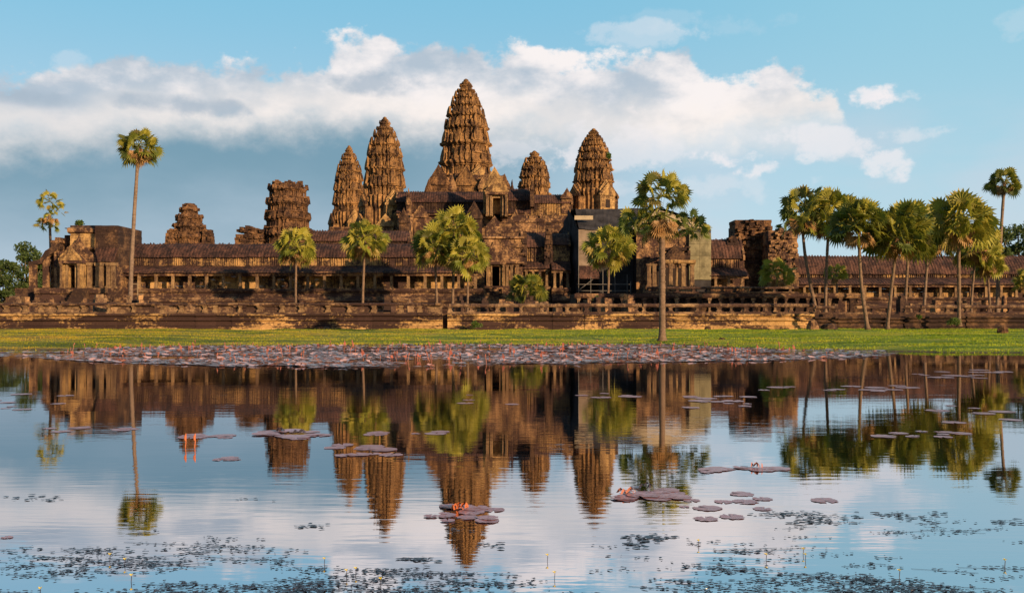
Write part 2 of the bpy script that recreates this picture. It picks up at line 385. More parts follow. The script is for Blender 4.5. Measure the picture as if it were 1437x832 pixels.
# ------------------------------------------------------------------ temple builders
def block_wall(mb, x0, x1, y0, y1, z0, z1, h=.45, j=.05, bl=1.2, ragged=0., hole=None):
    """masonry mass laid in courses of separate blocks; ragged breaks the top"""
    z = z0; first = True
    while z < z1 - .02:
        hh = min(h * rnd.uniform(.85, 1.15), z1 - z)
        if z1 - z - hh < .12: hh = z1 - z
        x = x0 + rnd.uniform(-.02, .0)
        while x < x1 - .02:
            w = min(bl * rnd.uniform(.6, 1.5), x1 - x)
            if x1 - x - w < .25: w = x1 - x
            o = rnd.uniform(-j, j)
            if ragged and z > z1 - ragged and rnd.random() < ((z - (z1 - ragged)) / ragged) ** 1 * .8 * (1 - .0): pass
            elif hole and hole[0] < x + w / 2 < hole[1] and hole[2] < z + hh / 2 < hole[3]: pass
            else: mb.box(x + .006, x + w - .006, y0 + o, y1 - o * .5, z, z + hh - .012, .012)
            x += w
        z += hh

def mould_wall(mb, x0, x1, yf, prof, depth=2., j=.05, seg=1.4):
    """profile [(z, offset towards the viewer)] extruded in separate jittered stones"""
    x = x0
    while x < x1 - .05:
        w = min(seg * rnd.uniform(.6, 1.6), x1 - x)
        o = rnd.uniform(-j, j); dz = rnd.uniform(-j, j) * .4
        P = [(yf - a + o + rnd.uniform(-.015, .015), z + (dz if 0 < i < len(prof) else 0)) for i, (z, a) in enumerate(prof)]
        P = P + [(yf + depth, prof[-1][0]), (yf + depth, prof[0][0])]
        n = len(P); xa, xb = x + .008, x + w - .008
        mb.add([(xa, a, b) for a, b in P] + [(xb, a, b) for a, b in P],
               [tuple(range(n - 1, -1, -1)), tuple(range(n, 2 * n))] + [(i, (i + 1) % n, (i + 1) % n + n, i + n) for i in range(n)])
        x += w

def rib_roof(mb, x0, x1, prof, pitch=.5, amp=.07, sag=.08, wear=.0):
    """ribbed roof sheet: prof list of (y,z) from the eave up; ribs run up the slope"""
    n = max(2, int((x1 - x0) / pitch)) * 4; rows = len(prof)
    T = []
    for k in range(rows):
        a = Vector(prof[max(k - 1, 0)]); b = Vector(prof[min(k + 1, rows - 1)]); t = (b - a).normalized(); T.append((t.y * -1, t.x))
    vs = []
    for k, (y, z) in enumerate(prof):
        for i in range(n + 1):
            x = x0 + (x1 - x0) * i / n
            r = amp * (0, .8, 1, .8)[i % 4]
            s = sag * fbm(x * .12, k * .05, 2) + (rnd.random() - .5) * .02
            if wear and k <= 1: s += -wear * max(0, fbm(x * .5, 3.3, z)) 
            vs.append((x + (rnd.random() - .5) * .015, y + T[k][0] * r, z + T[k][1] * r + s))
    nx = n + 1
    mb.add(vs, [(k * nx + i, k * nx + i + 1, (k + 1) * nx + i + 1, (k + 1) * nx + i) for k in range(rows - 1) for i in range(n)])

def vault(y0, z0, y1, z1, n=7, bulge=.35, both=False, thick=0):
    """curved corbel-vault profile from eave (y0,z0) to ridge (y1,z1)"""
    P = []
    for i in range(n + 1):
        t = i / n; P.append((y0 + (y1 - y0) * (1 - math.cos(t * math.pi / 2)) * bulge + (y1 - y0) * t * (1 - bulge), z0 + (z1 - z0) * (math.sin(t * math.pi / 2) * bulge + t * (1 - bulge))))
    if both: P += [(2 * y1 - a, b) for a, b in reversed(P[:-1])]
    return P

def ogive(w, h, n=9, flames=True, base=0):
    """pediment outline (x,z) half-width w, height h with flame crest"""
    L = []
    for i in range(n + 1):
        t = i / n
        x = w * (1 - t) ** .75 * (1 + .10 * math.sin(t * math.pi * 2)); z = base + h * (t ** .9)
        k = 1 + (.07 if flames and i % 2 else 0)
        L.append((x * k, z))
    L[-1] = (0, base + h * 1.08)
    return [(-a, b) for a, b in L[:-1]] + [(0, L[-1][1])] + [(a, b) for a, b in reversed(L[:-1])]

def pediment(mb, cx, y, z, w, h, d=.35, j=.03):
    for k, (s, off) in enumerate(((1, 0), (.82, -.14), (.58, -.24))):
        o = [(a * s + cx, z + b * s) for a, b in ogive(w, h)]
        mb.prism(o, y + off, y + d + off * .5 - .01 * k, j * s)

def add_parts_porch(root, cx, yf, z0, w, h, depth, mat, door=(.34, .62), ped=.5, cols=True, roofed=True, local=False):
    """projecting porch facing -y: walls, doorway, pillars, pediment, roof (separate parts)"""
    mb = MB(); dw = w * door[0]; dh = h * door[1]
    block_wall(mb, cx - w, cx - dw, yf, yf + depth, z0, z0 + h, .4, .03, .8)
    block_wall(mb, cx + dw, cx + w, yf, yf + depth, z0, z0 + h, .4, .03, .8)
    block_wall(mb, cx - dw, cx + dw, yf, yf + depth, z0 + dh, z0 + h, .4, .03, .8)
    mb.build('wall', mat, root, local)
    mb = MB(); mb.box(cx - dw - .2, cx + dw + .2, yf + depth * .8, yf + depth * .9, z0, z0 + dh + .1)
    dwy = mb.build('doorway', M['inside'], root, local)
    mb = MB(); t = .22 * max(dw, .4)
    mb.box(cx - dw - t, cx - dw + .05, yf - .12, yf + .3, z0 + .01, z0 + dh + t, .01); mb.box(cx + dw - .05, cx + dw + t, yf - .12, yf + .3, z0 + .01, z0 + dh + t, .01)
    mb.box(cx - dw - t * 1.3, cx + dw + t * 1.3, yf - .16, yf + .3, z0 + dh + t * .2, z0 + dh + t * 1.4, .01)
    mb.build('door_frame', M['pillar'], root, local).parent = dwy
    if cols:
        for s in (-1, 1):
            mb = MB(); r = w * .085; x = cx + s * w * .86; yy = yf - w * .35
            mb.loft(sq(), [(z0, r * 1.35), (z0 + .3, r * 1.35), (z0 + .32, r), (z0 + h * .88, r * .92), (z0 + h * .9, r * 1.35), (z0 + h, r * 1.4)], .008, x, yy)
            mb.build('pillar', M['pillar'], root, local)
        mb = MB(); mb.box(cx - w * 1.02, cx + w * 1.02, yf - w * .5, yf + .1, z0 + h, z0 + h * 1.12, .02)
        mb.build('lintel', M['mottled'], root, local)
    if ped:
        mb = MB(); pediment(mb, cx, yf - (w * .42 if cols else .1), z0 + h * (1.12 if cols else 1.0), w * 1.08, h * ped, .4)
        mb.build('pediment', mat, root, local)
    if roofed:
        mb = MB(); st = len(mb.v)
        rib_roof(mb, 0, depth + w * .4, vault(-w * 1.05, z0 + h * 1.02, 0, z0 + h * (1 + ped * .85), both=True), .4, .05)
        mb.xform(R(90), (cx, yf - w * .3, 0))
        mb.build('porch_roof', M['roof2'], root, local)
def sq(): return [(-1, -1), (1, -1), (1, 1), (-1, 1)]

def redent():
    q = [(1, .26), (.9, .26), (.9, .46), (.8, .46), (.8, .64), (.66, .64), (.66, .66), (.64, .66), (.64, .8), (.46, .8), (.46, .9), (.26, .9), (.26, 1)]
    q = [(1.0, .24), (.9, .24), (.9, .45), (.78, .45), (.78, .64), (.64, .64), (.64, .78), (.45, .78), (.45, .9), (.24, .9), (.24, 1.0)]
    P = []
    for k in range(4):
        c, s = [(1, 0), (0, 1), (-1, 0), (0, -1)][k]
        P += [(a * c - b * s, a * s + b * c) for a, b in q]
    return P
RD = redent()
def antefix(mb, x, y, z, w, h, ang, lean=.12):
    """leaf-shaped upright stone standing on a cornice"""
    st = len(mb.v); d = w * .45
    o = [(-w * .5, 0), (-w * .56, h * .35), (-w * .36, h * .7), (0, h), (w * .36, h * .7), (w * .56, h * .35), (w * .5, 0)]
    n = len(o)
    mb.add([(a, -d * .5, b) for a, b in o] + [(a * .9, d * .5, b) for a, b in o],
           [tuple(range(n)), tuple(range(2 * n - 1, n - 1, -1))] + [((i + 1) % n, i, i + n, (i + 1) % n + n) for i in range(n)])
    c, s = math.cos(ang), math.sin(ang)
    for i in range(st, len(mb.v)):
        a, b, e = mb.v[i]; b += e * lean
        mb.v[i] = (a * c - b * s + x, a * s + b * c + y, z + e)

PROF = [(0, .08), (.05, .17), (.1, .27), (.2, .44), (.31, .61), (.45, .78), (.64, .90), (.82, .97), (1, 1.0)]
def prof(t):
    for (a, b), (c, d) in zip(PROF, PROF[1:]):
        if t <= c: return b + (d - b) * (t - a) / (c - a)
    return 1
def tower(px, pyt, pyb, rpx, D, label, nt_=8, rot=0, body=0., tmin=0., seed=0, name='temple_tower', damage=.2, mat=None, ratio=.81, porches=None):
    """lotus-bud tower: tiers between pyt and pyb, vertical body of height `body` below"""
    global rnd; rnd = random.Random(100 + seed)
    mat = mat or M['tower']
    zt, zb = Z(pyt, D), Z(pyb, D); r = rpx / F * D * .965; H = zt - zb
    root = thing(name, (X(px, D), D, zb - body), label, 'tower', rz=rot)
    full = H / (1 - tmin)
    hs = [ratio ** k for k in range(nt_)]; tot = sum(hs); fin = 0.055 * H if tmin == 0 else 0
    hs = [h / tot * (H - fin) for h in hs]
    if body:
        mb = MB(); mb.loft(RD, [(0, r * 1.08), (body * .08, r * 1.08), (body * .09, r * 1.02), (body * .2, r * 1.0), (body * .22, r * .95), (body * .8, r * .94), (body * .84, r * 1.0), (body * .93, r * 1.04), (body, r * 1.02)], .04)
        mb.build('tower_body', mat, root, True)
    z = 0
    for k, h in enumerate(hs):
        rr = lambda zz: r * prof(min(1, max(0, tmin + (1 - tmin) * (1 - zz / H)))) 
        r0 = rr(z); r1 = rr(z + h)
        mb = MB(); j = .018 * r0 + .02; b0 = body + z; rm = (r0 * .7 + r1 * .3)
        rm2 = (r0 * .45 + r1 * .55)
        mb.loft(RD, [(b0 - .02, r0 * .97), (b0 + .06 * h, r0 * .96), (b0 + .08 * h, rm * .84), (b0 + .42 * h, rm * .82), (b0 + .46 * h, rm * .93), (b0 + .50 * h, rm * .90),
                     (b0 + .55 * h, rm * .99), (b0 + .62 * h, rm * 1.03), (b0 + .68 * h, rm * 1.02), (b0 + .70 * h, rm2 * .93), (b0 + .82 * h, rm2 * .86), (b0 + h, r1 * .92)], j, er=.09, es=seed * 7)
        zc = b0 + .66 * h
        # antefixes at the outer corners, false gables at face centres
        for q in range(4):
            a0 = q * math.pi / 2
            for (cx, cy, wd, hh) in ([(1.0, 0, .34, .5), (.9, .3, .26, .3), (.9, -.3, .26, .3), (.68, .66, .26, .35)] if mat is M['ruin'] or k >= nt_ - 2 else [(1.0, .0, .26, .85), (.98, .20, .11, .5), (.98, -.20, .11, .5), (.89, .27, .10, .44), (.89, -.27, .10, .44), (.87, .41, .12, .58), (.87, -.41, .12, .58), (.77, .48, .10, .44), (.77, -.48, .10, .44), (.76, .60, .12, .58), (.76, -.60, .12, .58), (.66, .68, .12, .7)]):
                if rnd.random() < damage: continue
                c, s = math.cos(a0), math.sin(a0)
                x = (cx * c - cy * s) * rm * 1.0; y = (cx * s + cy * c) * rm * 1.0
                antefix(mb, x, y, zc, wd * rm * rnd.uniform(.8, 1.25), hh * h * rnd.uniform(.7, 1.2), math.atan2(y, x) + math.pi / 2, .16)
            # niche pilasters on the tier body
            for (cx, cy, wd) in ((.98, .0, .2), (.93, .17, .1), (.93, -.17, .1), (.84, .32, .1), (.84, -.32, .1), (.84, .40, .08), (.84, -.40, .08), (.71, .52, .1), (.71, -.52, .1), (.62, .62, .1)):
                c, s = math.cos(a0), math.sin(a0); x = (cx * c - cy * s) * rm * .93; y = (cx * s + cy * c) * rm * .93
                antefix(mb, x, y, b0 + .04 * h, wd * rm, rnd.uniform(.45, .62) * h, math.atan2(y, x) + math.pi / 2, .0)
        if k < 4 and k % 1 == 0:
            for _ in range(10):      # fallen gaps / protruding stones
                a = rnd.uniform(0, 6.28); rq = rm * .9; s = rnd.uniform(.15, .4)
                mb.box(rq * math.cos(a) - s, rq * math.cos(a) + s, rq * math.sin(a) - s, rq * math.sin(a) + s, b0 + rnd.uniform(.1, .8) * h, b0 + rnd.uniform(.82, .98) * h, .05)
        mb.build('tier', mat, root, True)
        z += h
    if fin:
        mb = MB(); n = 12; C = [(math.cos(2 * math.pi * i / n), math.sin(2 * math.pi * i / n)) for i in range(n)]; q = r * prof(fin / H) * .95; b0 = body + H - fin
        mb.loft(C, [(b0 - .1, q * .8), (b0 + fin * .1, q * 1.15), (b0 + fin * .25, q * 1.2), (b0 + fin * .3, q * .7), (b0 + fin * .45, q * .95), (b0 + fin * .55, q * .9), (b0 + fin * .6, q * .5), (b0 + fin * .85, q * .62), (b0 + fin * 1.1, q * .25)], .02)
        mb.build('finial', mat, root, True)
    else:
        mb = MB(); rt = r * prof(tmin) * .9; b0 = body + H
        for _ in range(46):
            a = rnd.uniform(0, 6.28); q = rt * math.sqrt(rnd.random()) * .92; s = rnd.uniform(.2, .55)
            mb.box(q * math.cos(a) - s, q * math.cos(a) + s, q * math.sin(a) - s * .8, q * math.sin(a) + s * .8, b0 - .3, b0 + rnd.uniform(.05, .7), .08)
        mb.build('broken_top', mat, root, True)
    if porches:
        for (ang, w, h, dep, zo) in porches:
            # gabled false porch against a face
            mb = MB(); c = r * .98
            block_wall(mb, -w, w, -c - dep, -c + .8, zo, zo + h, .4, .03, .9)
            ph = min(h * .85, 2.6)
            pediment(mb, 0, -c - dep - .1, zo + h, w * 1.12, ph, .5)
            pediment(mb, 0, -c - dep * .3, zo + h + ph * .4, w * .85, ph, .5)
            mb.xform(ang); po = mb.build('porch', M['ochre'] if ang == 0 else mat, root, True)
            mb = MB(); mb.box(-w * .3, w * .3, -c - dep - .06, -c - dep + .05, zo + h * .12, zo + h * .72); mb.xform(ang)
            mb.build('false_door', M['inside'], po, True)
    return root

def gallery(px0, px1, D, fl, pt, lt, ct, rt, npil, label, name='gallery', depth=2.6, mat_wall=None, roofm=None, cat='gallery', base=None, crest=True, lower=True, bays=True, winrow=True, basez=2.28):
    """colonnaded gallery along x. fl,pt,lt,ct,rt = picture rows of floor, pillar top, lower-roof top, clerestory top, ridge at depth D"""
    global rnd; rnd = random.Random(int(px0 * 3 + D))
    roofm = roofm or M['roof']; wm = mat_wall or M['ochre']
    x0, x1 = X(px0, D), X(px1, D); zf, zp, zl, zc, zr = [Z(v, D) for v in (fl, pt, lt, ct, rt)]
    root = thing(name, ((x0 + x1) / 2, D, basez), label, cat)
    if lower:
        mb = MB(); rib_roof(mb, x0, x1, vault(D - .75, zp + .05, D + depth, zl, bulge=.25), .5, .06, wear=.1); mb.build('lower_roof', roofm, root)
        mb = MB(); mould_wall(mb, x0, x1, D - .3, [(zp - .35, -.05), (zp + .12, .0), (zp + .16, .2), (zp + .28, .22)], .7, .02); mb.build('architrave', M['mottled'], root)
        for i in range(npil):
            x = x0 + (x1 - x0) * (i + .5) / npil; s = .21
            mb = MB(); mb.loft(sq(), [(zf, s * 1.3), (zf + .2, s * 1.3), (zf + .22, s), (zp - .3, s * .95), (zp - .26, s * 1.25), (zp - .04, s * 1.35)], .012, x, D)
            mb.build('pillar', M['pillar'], root)
    # back wall and clerestory
    mb = MB(); block_wall(mb, x0, x1, D + depth, D + depth + .5, zf, zl, .5, .015, 1.6)
    mb.build('back_wall', M['clere'] if wm == M['ochre'] else wm, root)  # darker streaked stone puts the aisle's shade into the wall colour
    mb = MB(); block_wall(mb, x0, x1, D + depth + .05, D + depth + .5, zl - .3, zc + .05, .4, .02, 1.0)
    if winrow:
        x = x0 + .3
        while x < x1 - .3:      # window balusters in relief
            if rnd.random() < .72: mb.box(x, x + .14, D + depth - .10, D + depth + .1, zl + .06, zc - .05, .01)
            x += .34
    mb.build('clerestory', M['clere'] if wm == M['ochre'] else wm, root)
    mb = MB(); rib_roof(mb, x0, x1, vault(D + depth - .45, zc, D + depth + 2.6, zr, both=True, bulge=.4), .5, .07); mb.build('main_roof', roofm, root)
    for xe in (x0, x1):      # end gables
        mb = MB(); st = 0; pediment(mb, 0, 0, zc - .2, 3.1, (zr - zc) * 1.15, .35); mb.xform(R(90), (xe, D + depth + 2.6, 0)); mb.build('gable', M['mottled'], root)
    if crest:
        mb = MB(); x = x0 + .2
        while x < x1 - .2:
            if rnd.random() < .7: antefix(mb, x, D + depth + 2.6, zr + .08 * fbm(x * .12, .35, 2) + .03, .22, rnd.uniform(.12, .26), 0, 0)
            x += .5
        mb.build('ridge_crest', roofm, root)
    if base:
        mb = MB(); zb = base; h = zf - zb
        mould_wall(mb, x0, x1, D - .9, [(zb, 1.9), (zb + h * .10, 1.9), (zb + h * .14, 1.6), (zb + h * .22, 1.45), (zb + h * .28, 1.7), (zb + h * .33, 1.7), (zb + h * .36, 1.2), (zb + h * .44, 1.0), (zb + h * .48, 1.25), (zb + h * .54, 1.3), (zb + h * .57, .9),
                                        (zb + h * .66, .55), (zb + h * .70, .2), (zb + h * .82, .1), (zb + h * .86, .35), (zb + h * .93, .45), (zb + h * .94, .25), (zf, .2)], 3.5, .05)
        mb.build('stepped_base', M['base'], root)
    return root

def mass(px0, px1, pyt, pyb, D, depth, label, name, mat, steps=1, inset=.4, h=.5, j=.06, ragged=0, cat='masonry', extra=None):
    """stepped masonry platform"""
    x0, x1, zt, zb = X(px0, D), X(px1, D), Z(pyt, D), max(Z(pyb, D), 2.2)
    root = thing(name, ((x0 + x1) / 2, D, zb), label, cat)
    H = (zt - zb) / steps
    for s in range(steps):
        mb = MB(); i = s * inset; a = zb + s * H
        mould_wall(mb, x0 + i, x1 - i, D + i, [(a, .2), (a + H * .12, .2), (a + H * .16, .05), (a + H * .3, 0), (a + H * .45, .08), (a + H * .55, .08), (a + H * .7, 0), (a + H * .82, .05), (a + H * .86, .22), (a + H, .24)], depth - i, j)
        if ragged and s == steps - 1: block_wall(mb, x0 + i, x1 - i, D + i + .1, D + i + 1.2, a + H, a + H + ragged, .4, .08, .8, ragged=ragged)
        mb.build('step' if steps > 1 else 'wall', mat, root)
    return root

# ------------------------------------------------------------------ towers
T1 = tower(654, 112, 250, 38, 240, 'tallest lotus-bud tower, the central spire of the temple', 8, R(30), body=5, seed=1, name='central_tower', ratio=.80,
           porches=[(0, 2.3, 2.8, 1.6, 1.2), (R(90), 2.3, 2.8, 1.6, 1.2), (R(-90), 2.3, 2.8, 1.6, 1.2)])
T2 = tower(540, 165, 278, 30.5, 215, 'second tallest tower, carved spire immediately left of the central one', 7, R(30), body=13, seed=2,
           porches=[(0, 2.0, 3.6, 1.0, 7.2), (R(90), 1.9, 3.6, .8, 7.2), (R(-90), 1.9, 3.6, .8, 7.2), (0, 2.6, 6.4, 1.4, .1), (R(-90), 2.6, 6.4, 1.4, .1)])
T3 = tower(490, 205, 300, 23.5, 250, 'slim far tower partly hidden, leftmost of the pointed spires', 8, R(28), body=15, seed=3, porches=[(0, 1.9, 3.6, .8, 8.5), (R(-90), 1.9, 3.6, .8, 8.5), (0, 2.3, 7.5, 1.2, .2), (R(-90), 2.3, 7.5, 1.2, .2)])
T4 = tower(750, 212, 272, 24, 262, 'smallest pointed tower just right of the central spire, only its top showing', 6, R(30), body=6, seed=4)
T5 = tower(833, 181, 268, 30, 215, 'rightmost pointed tower with a small bush growing on its right side', 8, R(30), body=7, seed=5, porches=[(0, 1.9, 3.0, .9, 2.4), (R(90), 1.9, 3.0, .8, 2.4), (R(-90), 1.9, 3.0, .8, 2.4)])
T6 = tower(404, 260, 345, 33, 180, 'broad flat-topped broken tower behind the left gallery roof', 4, R(12), body=3, tmin=.45, seed=6, mat=M['ruin'], damage=.3, ratio=.92, name='ruined_tower')
T7 = tower(266, 291, 345, 25, 178, 'small rounded ruined tower rising left of the broad flat-topped one', 4, R(5), body=2.5, tmin=.12, seed=7, mat=M['ruin'], damage=.35, ratio=.85, name='ruined_tower')

def rubble(px0, px1, pyt, pyb, D, label, name, mat, n=60, seed=0, cat='ruin', shape=.6):
    global rnd; rnd = random.Random(seed)
    x0, x1, zt, zb = X(px0, D), X(px1, D), Z(pyt, D), Z(pyb, D); cx = (x0 + x1) / 2; w = (x1 - x0) / 2
    mb = MB(); H = zt - zb; z = zb; k = 0
    while z < zt:
        t = (z - zb) / H; ww = w * (1 - (t ** 2) * (1 - shape)) * rnd.uniform(.96, 1.03); h = rnd.uniform(.4, .65)
        block_wall(mb, cx - ww, cx + ww, D + w * .2 * t - (.3 if k % 3 == 0 else 0), D + w * 1.6, z, min(z + h, zt), h, .05, 1.1, ragged=(.5 if z + h > zt - 1.0 else 0))
        z += h; k += 1
    for _ in range(n):
        a = rnd.uniform(-1, 1) * w * .95; s = rnd.uniform(.15, .4); z = zb + H * rnd.random() * (1 - (abs(a) / w) ** 3 * .3)
        mb.box(cx + a * shape - s, cx + a * shape + s, D - rnd.uniform(.05, .35), D + w, z, z + rnd.uniform(.2, .6), .06)
    o = mb.build(name, mat); return tag(o, label, cat)
rubble(231, 250, 324, 345, 176, 'low broken shoulder of stone left of the small rounded ruin', 'ruined_wall', M['ruin'], 20, 11)
rubble(283, 298, 322, 345, 176, 'low broken shoulder of stone right of the small rounded ruin', 'ruined_wall', M['ruin'], 16, 12)
rubble(331, 369, 320, 345, 178, 'squat crumbling stone stump between two ruined towers above the left gallery', 'ruined_wall', M['ruin'], 40, 13, shape=1.05)

# ------------------------------------------------------------------ upper level
gallery(556, 684, 206, 315, 300, 293, 283, 266, 0, 'high dark-roofed gallery joining the second tallest tower to the central spire', 'upper_gallery', 1.6, M['dark'], lower=True, basez=Z(318, 206))
gallery(713, 745, 205, 312, 300, 292, 281, 262, 0, 'short high roofed hall directly right of the bright upper porch', 'upper_gallery', 1.4, M['dark'], lower=True, basez=Z(318, 205))
gallery(746, 804, 207, 312, 307, 302, 285, 271, 0, 'high gallery with pale windowed wall running to the rightmost pointed tower', 'upper_gallery', 1.2, M['ochre'], roofm=M['roof2'], lower=False, basez=Z(318, 206))
gable_block_late = [(581, 600, 286, 335, 197, 'small gabled block low on the platform behind the bunched palms', 'mottled', 31), (560, 574, 292, 345, 190, 'narrow dark gable below the second tallest spire', 'dark', 32),
    (655, 676, 282, 345, 190, 'weathered gabled block immediately left of the bright upper porch foot', 'dark', 33), (716, 732, 294, 345, 186, 'crumbling gabled block immediately right of the bright upper porch foot', 'mottled', 34),
    (770, 788, 298, 345, 184, 'crumbling gable left of the black sheeted shelter roof', 'mottled', 35), (684, 704, 303, 345, 170, 'front gable rising over the entrance pavilion roof', 'mottled', 36), (706, 727, 308, 345, 168, 'second broken gable over the entrance pavilion roof', 'dark', 37),
    (530, 552, 300, 345, 196, 'ochre gabled chapel at the foot of the second tallest spire', 'ochre', 38), (744, 750, 252, 290, 203, 'dark slender pinnacle where two high galleries meet', 'dark', 39)]
gallery(434, 574, 178, 350, 345, 342, 338, 322, 0, 'second gallery roof showing above the front gallery beside the broad ruined tower', 'middle_gallery', 1.2, M['dark'], roofm=M['roof2'], lower=False, basez=6)
mass(556, 812, 303, 345, 200, 30, 'high stepped stone platform carrying the pointed towers', 'temple_platform', M['mottled'], 3, 1.2, cat='platform')
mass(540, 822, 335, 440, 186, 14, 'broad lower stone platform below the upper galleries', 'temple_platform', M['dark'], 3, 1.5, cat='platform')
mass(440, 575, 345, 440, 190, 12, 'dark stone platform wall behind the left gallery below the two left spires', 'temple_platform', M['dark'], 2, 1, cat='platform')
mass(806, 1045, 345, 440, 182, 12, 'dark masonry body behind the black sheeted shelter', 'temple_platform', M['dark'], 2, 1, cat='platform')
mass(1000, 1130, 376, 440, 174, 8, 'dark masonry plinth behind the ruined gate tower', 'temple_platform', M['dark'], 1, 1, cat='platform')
mass(455, 580, 318, 350, 209, 14, 'masonry plinth under the two left spires', 'temple_platform', M['mottled'], 2, 1, cat='platform')
def steep_stairs(px0, px1, pyt, pyb, D, label):
    global rnd; rnd = random.Random(int(px0)); x0, x1, zt, zb = X(px0, D), X(px1, D), Z(pyt, D), Z(pyb, D); n = int((zt - zb) / .45)
    r = thing('steep_stairs', ((x0 + x1) / 2, D, zb), label, 'stairs'); mb = MB()
    for i in range(n): mb.box(x0 + .5, x1 - .5, D + i * .28, D + n * .28 + 2, zb + i * .45, zb + (i + 1) * .45 - .01, .02)
    mb.build('flight', M['dark'], r)
    for a in (x0, x1 - .6):
        mb = MB()
        for i in range(n // 4 + 1): mb.box(a, a + .6, D - .5 + i * 1.1, D + n * .28 + 2, zb + i * 1.8, min(zb + (i + 1) * 1.8 + .3, zt + .4), .05)
        mb.build('cheek_wall', M['mottled'], r)
steep_stairs(556, 578, 302, 345, 194, 'steep dark stairway climbing the platform right of the left spires')
steep_stairs(736, 762, 300, 330, 192, 'steep dark stairway climbing the platform right of the bright upper porch')
# corbels and gables clustered round the foot of the central spire
mass(598, 716, 250, 300, 226, 22, 'stone shoulder terraces clustered around the foot of the central spire', 'tower_base', M['mottled'], 2, 1.5, cat='platform', ragged=1.0)
def gable_block(px0, px1, pyt, pyb, D, label, mat, seed, depth=6, ped=.42):
    global rnd; rnd = random.Random(seed)
    x0, x1, zt, zb = X(px0, D), X(px1, D), Z(pyt, D), Z(pyb, D); H = zt - zb; zw = zb + H * (1 - ped); cx = (x0 + x1) / 2; w = (x1 - x0) / 2
    root = thing('gabled_chapel', (cx, D, zb), label, 'chapel')
    mb = MB(); block_wall(mb, x0, x1, D, D + depth, zb, zw, .45, .05, 1.0); mb.build('wall', mat, root)
    mb = MB(); pediment(mb, cx, D - .2, zw, w * 1.1, H * ped * .95, .5, .05); mb.build('pediment', mat, root)
    mb = MB(); rib_roof(mb, 0, depth, vault(-w * 1.03, zw, 0, zw + H * ped * .8, both=True), .45, .05); mb.xform(R(90), (cx, D + .1, 0)); mb.build('roof', M['roof2'], root)
    return root
gable_block(602, 629, 231, 300, 222, 'orange gabled chapel at the left foot of the central spire', M['ruin'], 21)
gable_block(640, 668, 232, 300, 225, 'broad gabled chapel facing forward at the middle foot of the central spire', M['tower'], 26)
gable_block(672, 692, 240, 300, 224, 'gabled chapel between the spire foot and the bright upper porch', M['mottled'], 27)
gable_block(628, 640, 243, 300, 223, 'slim gabled turret left of the broad chapel at the spire foot', M['mottled'], 28)
gable_block(570, 577, 264, 312, 204, 'slim stone pinnacle between the second spire and the dark upper gallery', M['mottled'], 29, 3, .5)
gable_block(596, 607, 252, 300, 220, 'tiny stone turret at the far left foot of the central spire', M['ruin'], 22, 3)
gable_block(700, 716, 244, 300, 221, 'narrow dark gabled turret at the right foot of the central spire', M['ruin'], 23, 4)
gable_block(715, 722, 252, 300, 216, 'thin standing stone pinnacle on the roof right of the central porch', M['dark'], 24, 2, .5)
gable_block(788, 803, 264, 300, 208, 'stepped broken gable against the left side of the rightmost pointed tower', M['mottled'], 25, 4)
for a in gable_block_late: gable_block(a[0], a[1], a[2], a[3], a[4], a[5], M[a[6]], a[7], 4, .4)
# bright porch high up in the middle
def upper_porch():
    global rnd; rnd = random.Random(31)
    D = 196; r = thing('upper_porch', (X(697, D), D, Z(306, D)), 'bright yellow upper porch with dark doorway below the central spire', 'porch')
    add_parts_porch(r, X(697, D), D, Z(304, D), 15.5 / F * D, 30 / F * D, 5, M['ochre'], (.36, .86), .45)
    mb = MB(); D2 = D + 1.8; pediment(mb, X(694, D2), D2, Z(266, D2), 17 / F * D2, 30 / F * D2, .6); block_wall(mb, X(678, D2), X(711, D2), D2 + .3, D2 + 5, Z(300, D2), Z(262, D2), .4, .04, 1)
    mb.build('upper_gable', M['ochre'], r)
    for px in (685, 689, 706, 709):
        mb = MB(); x = X(px, D - .2); mb.loft(sq(), [(Z(303, D), .2), (Z(280, D), .17), (Z(275, D), .24)], .01, x, D - .35); mb.build('pillar', M['pillar'], r)
upper_porch()

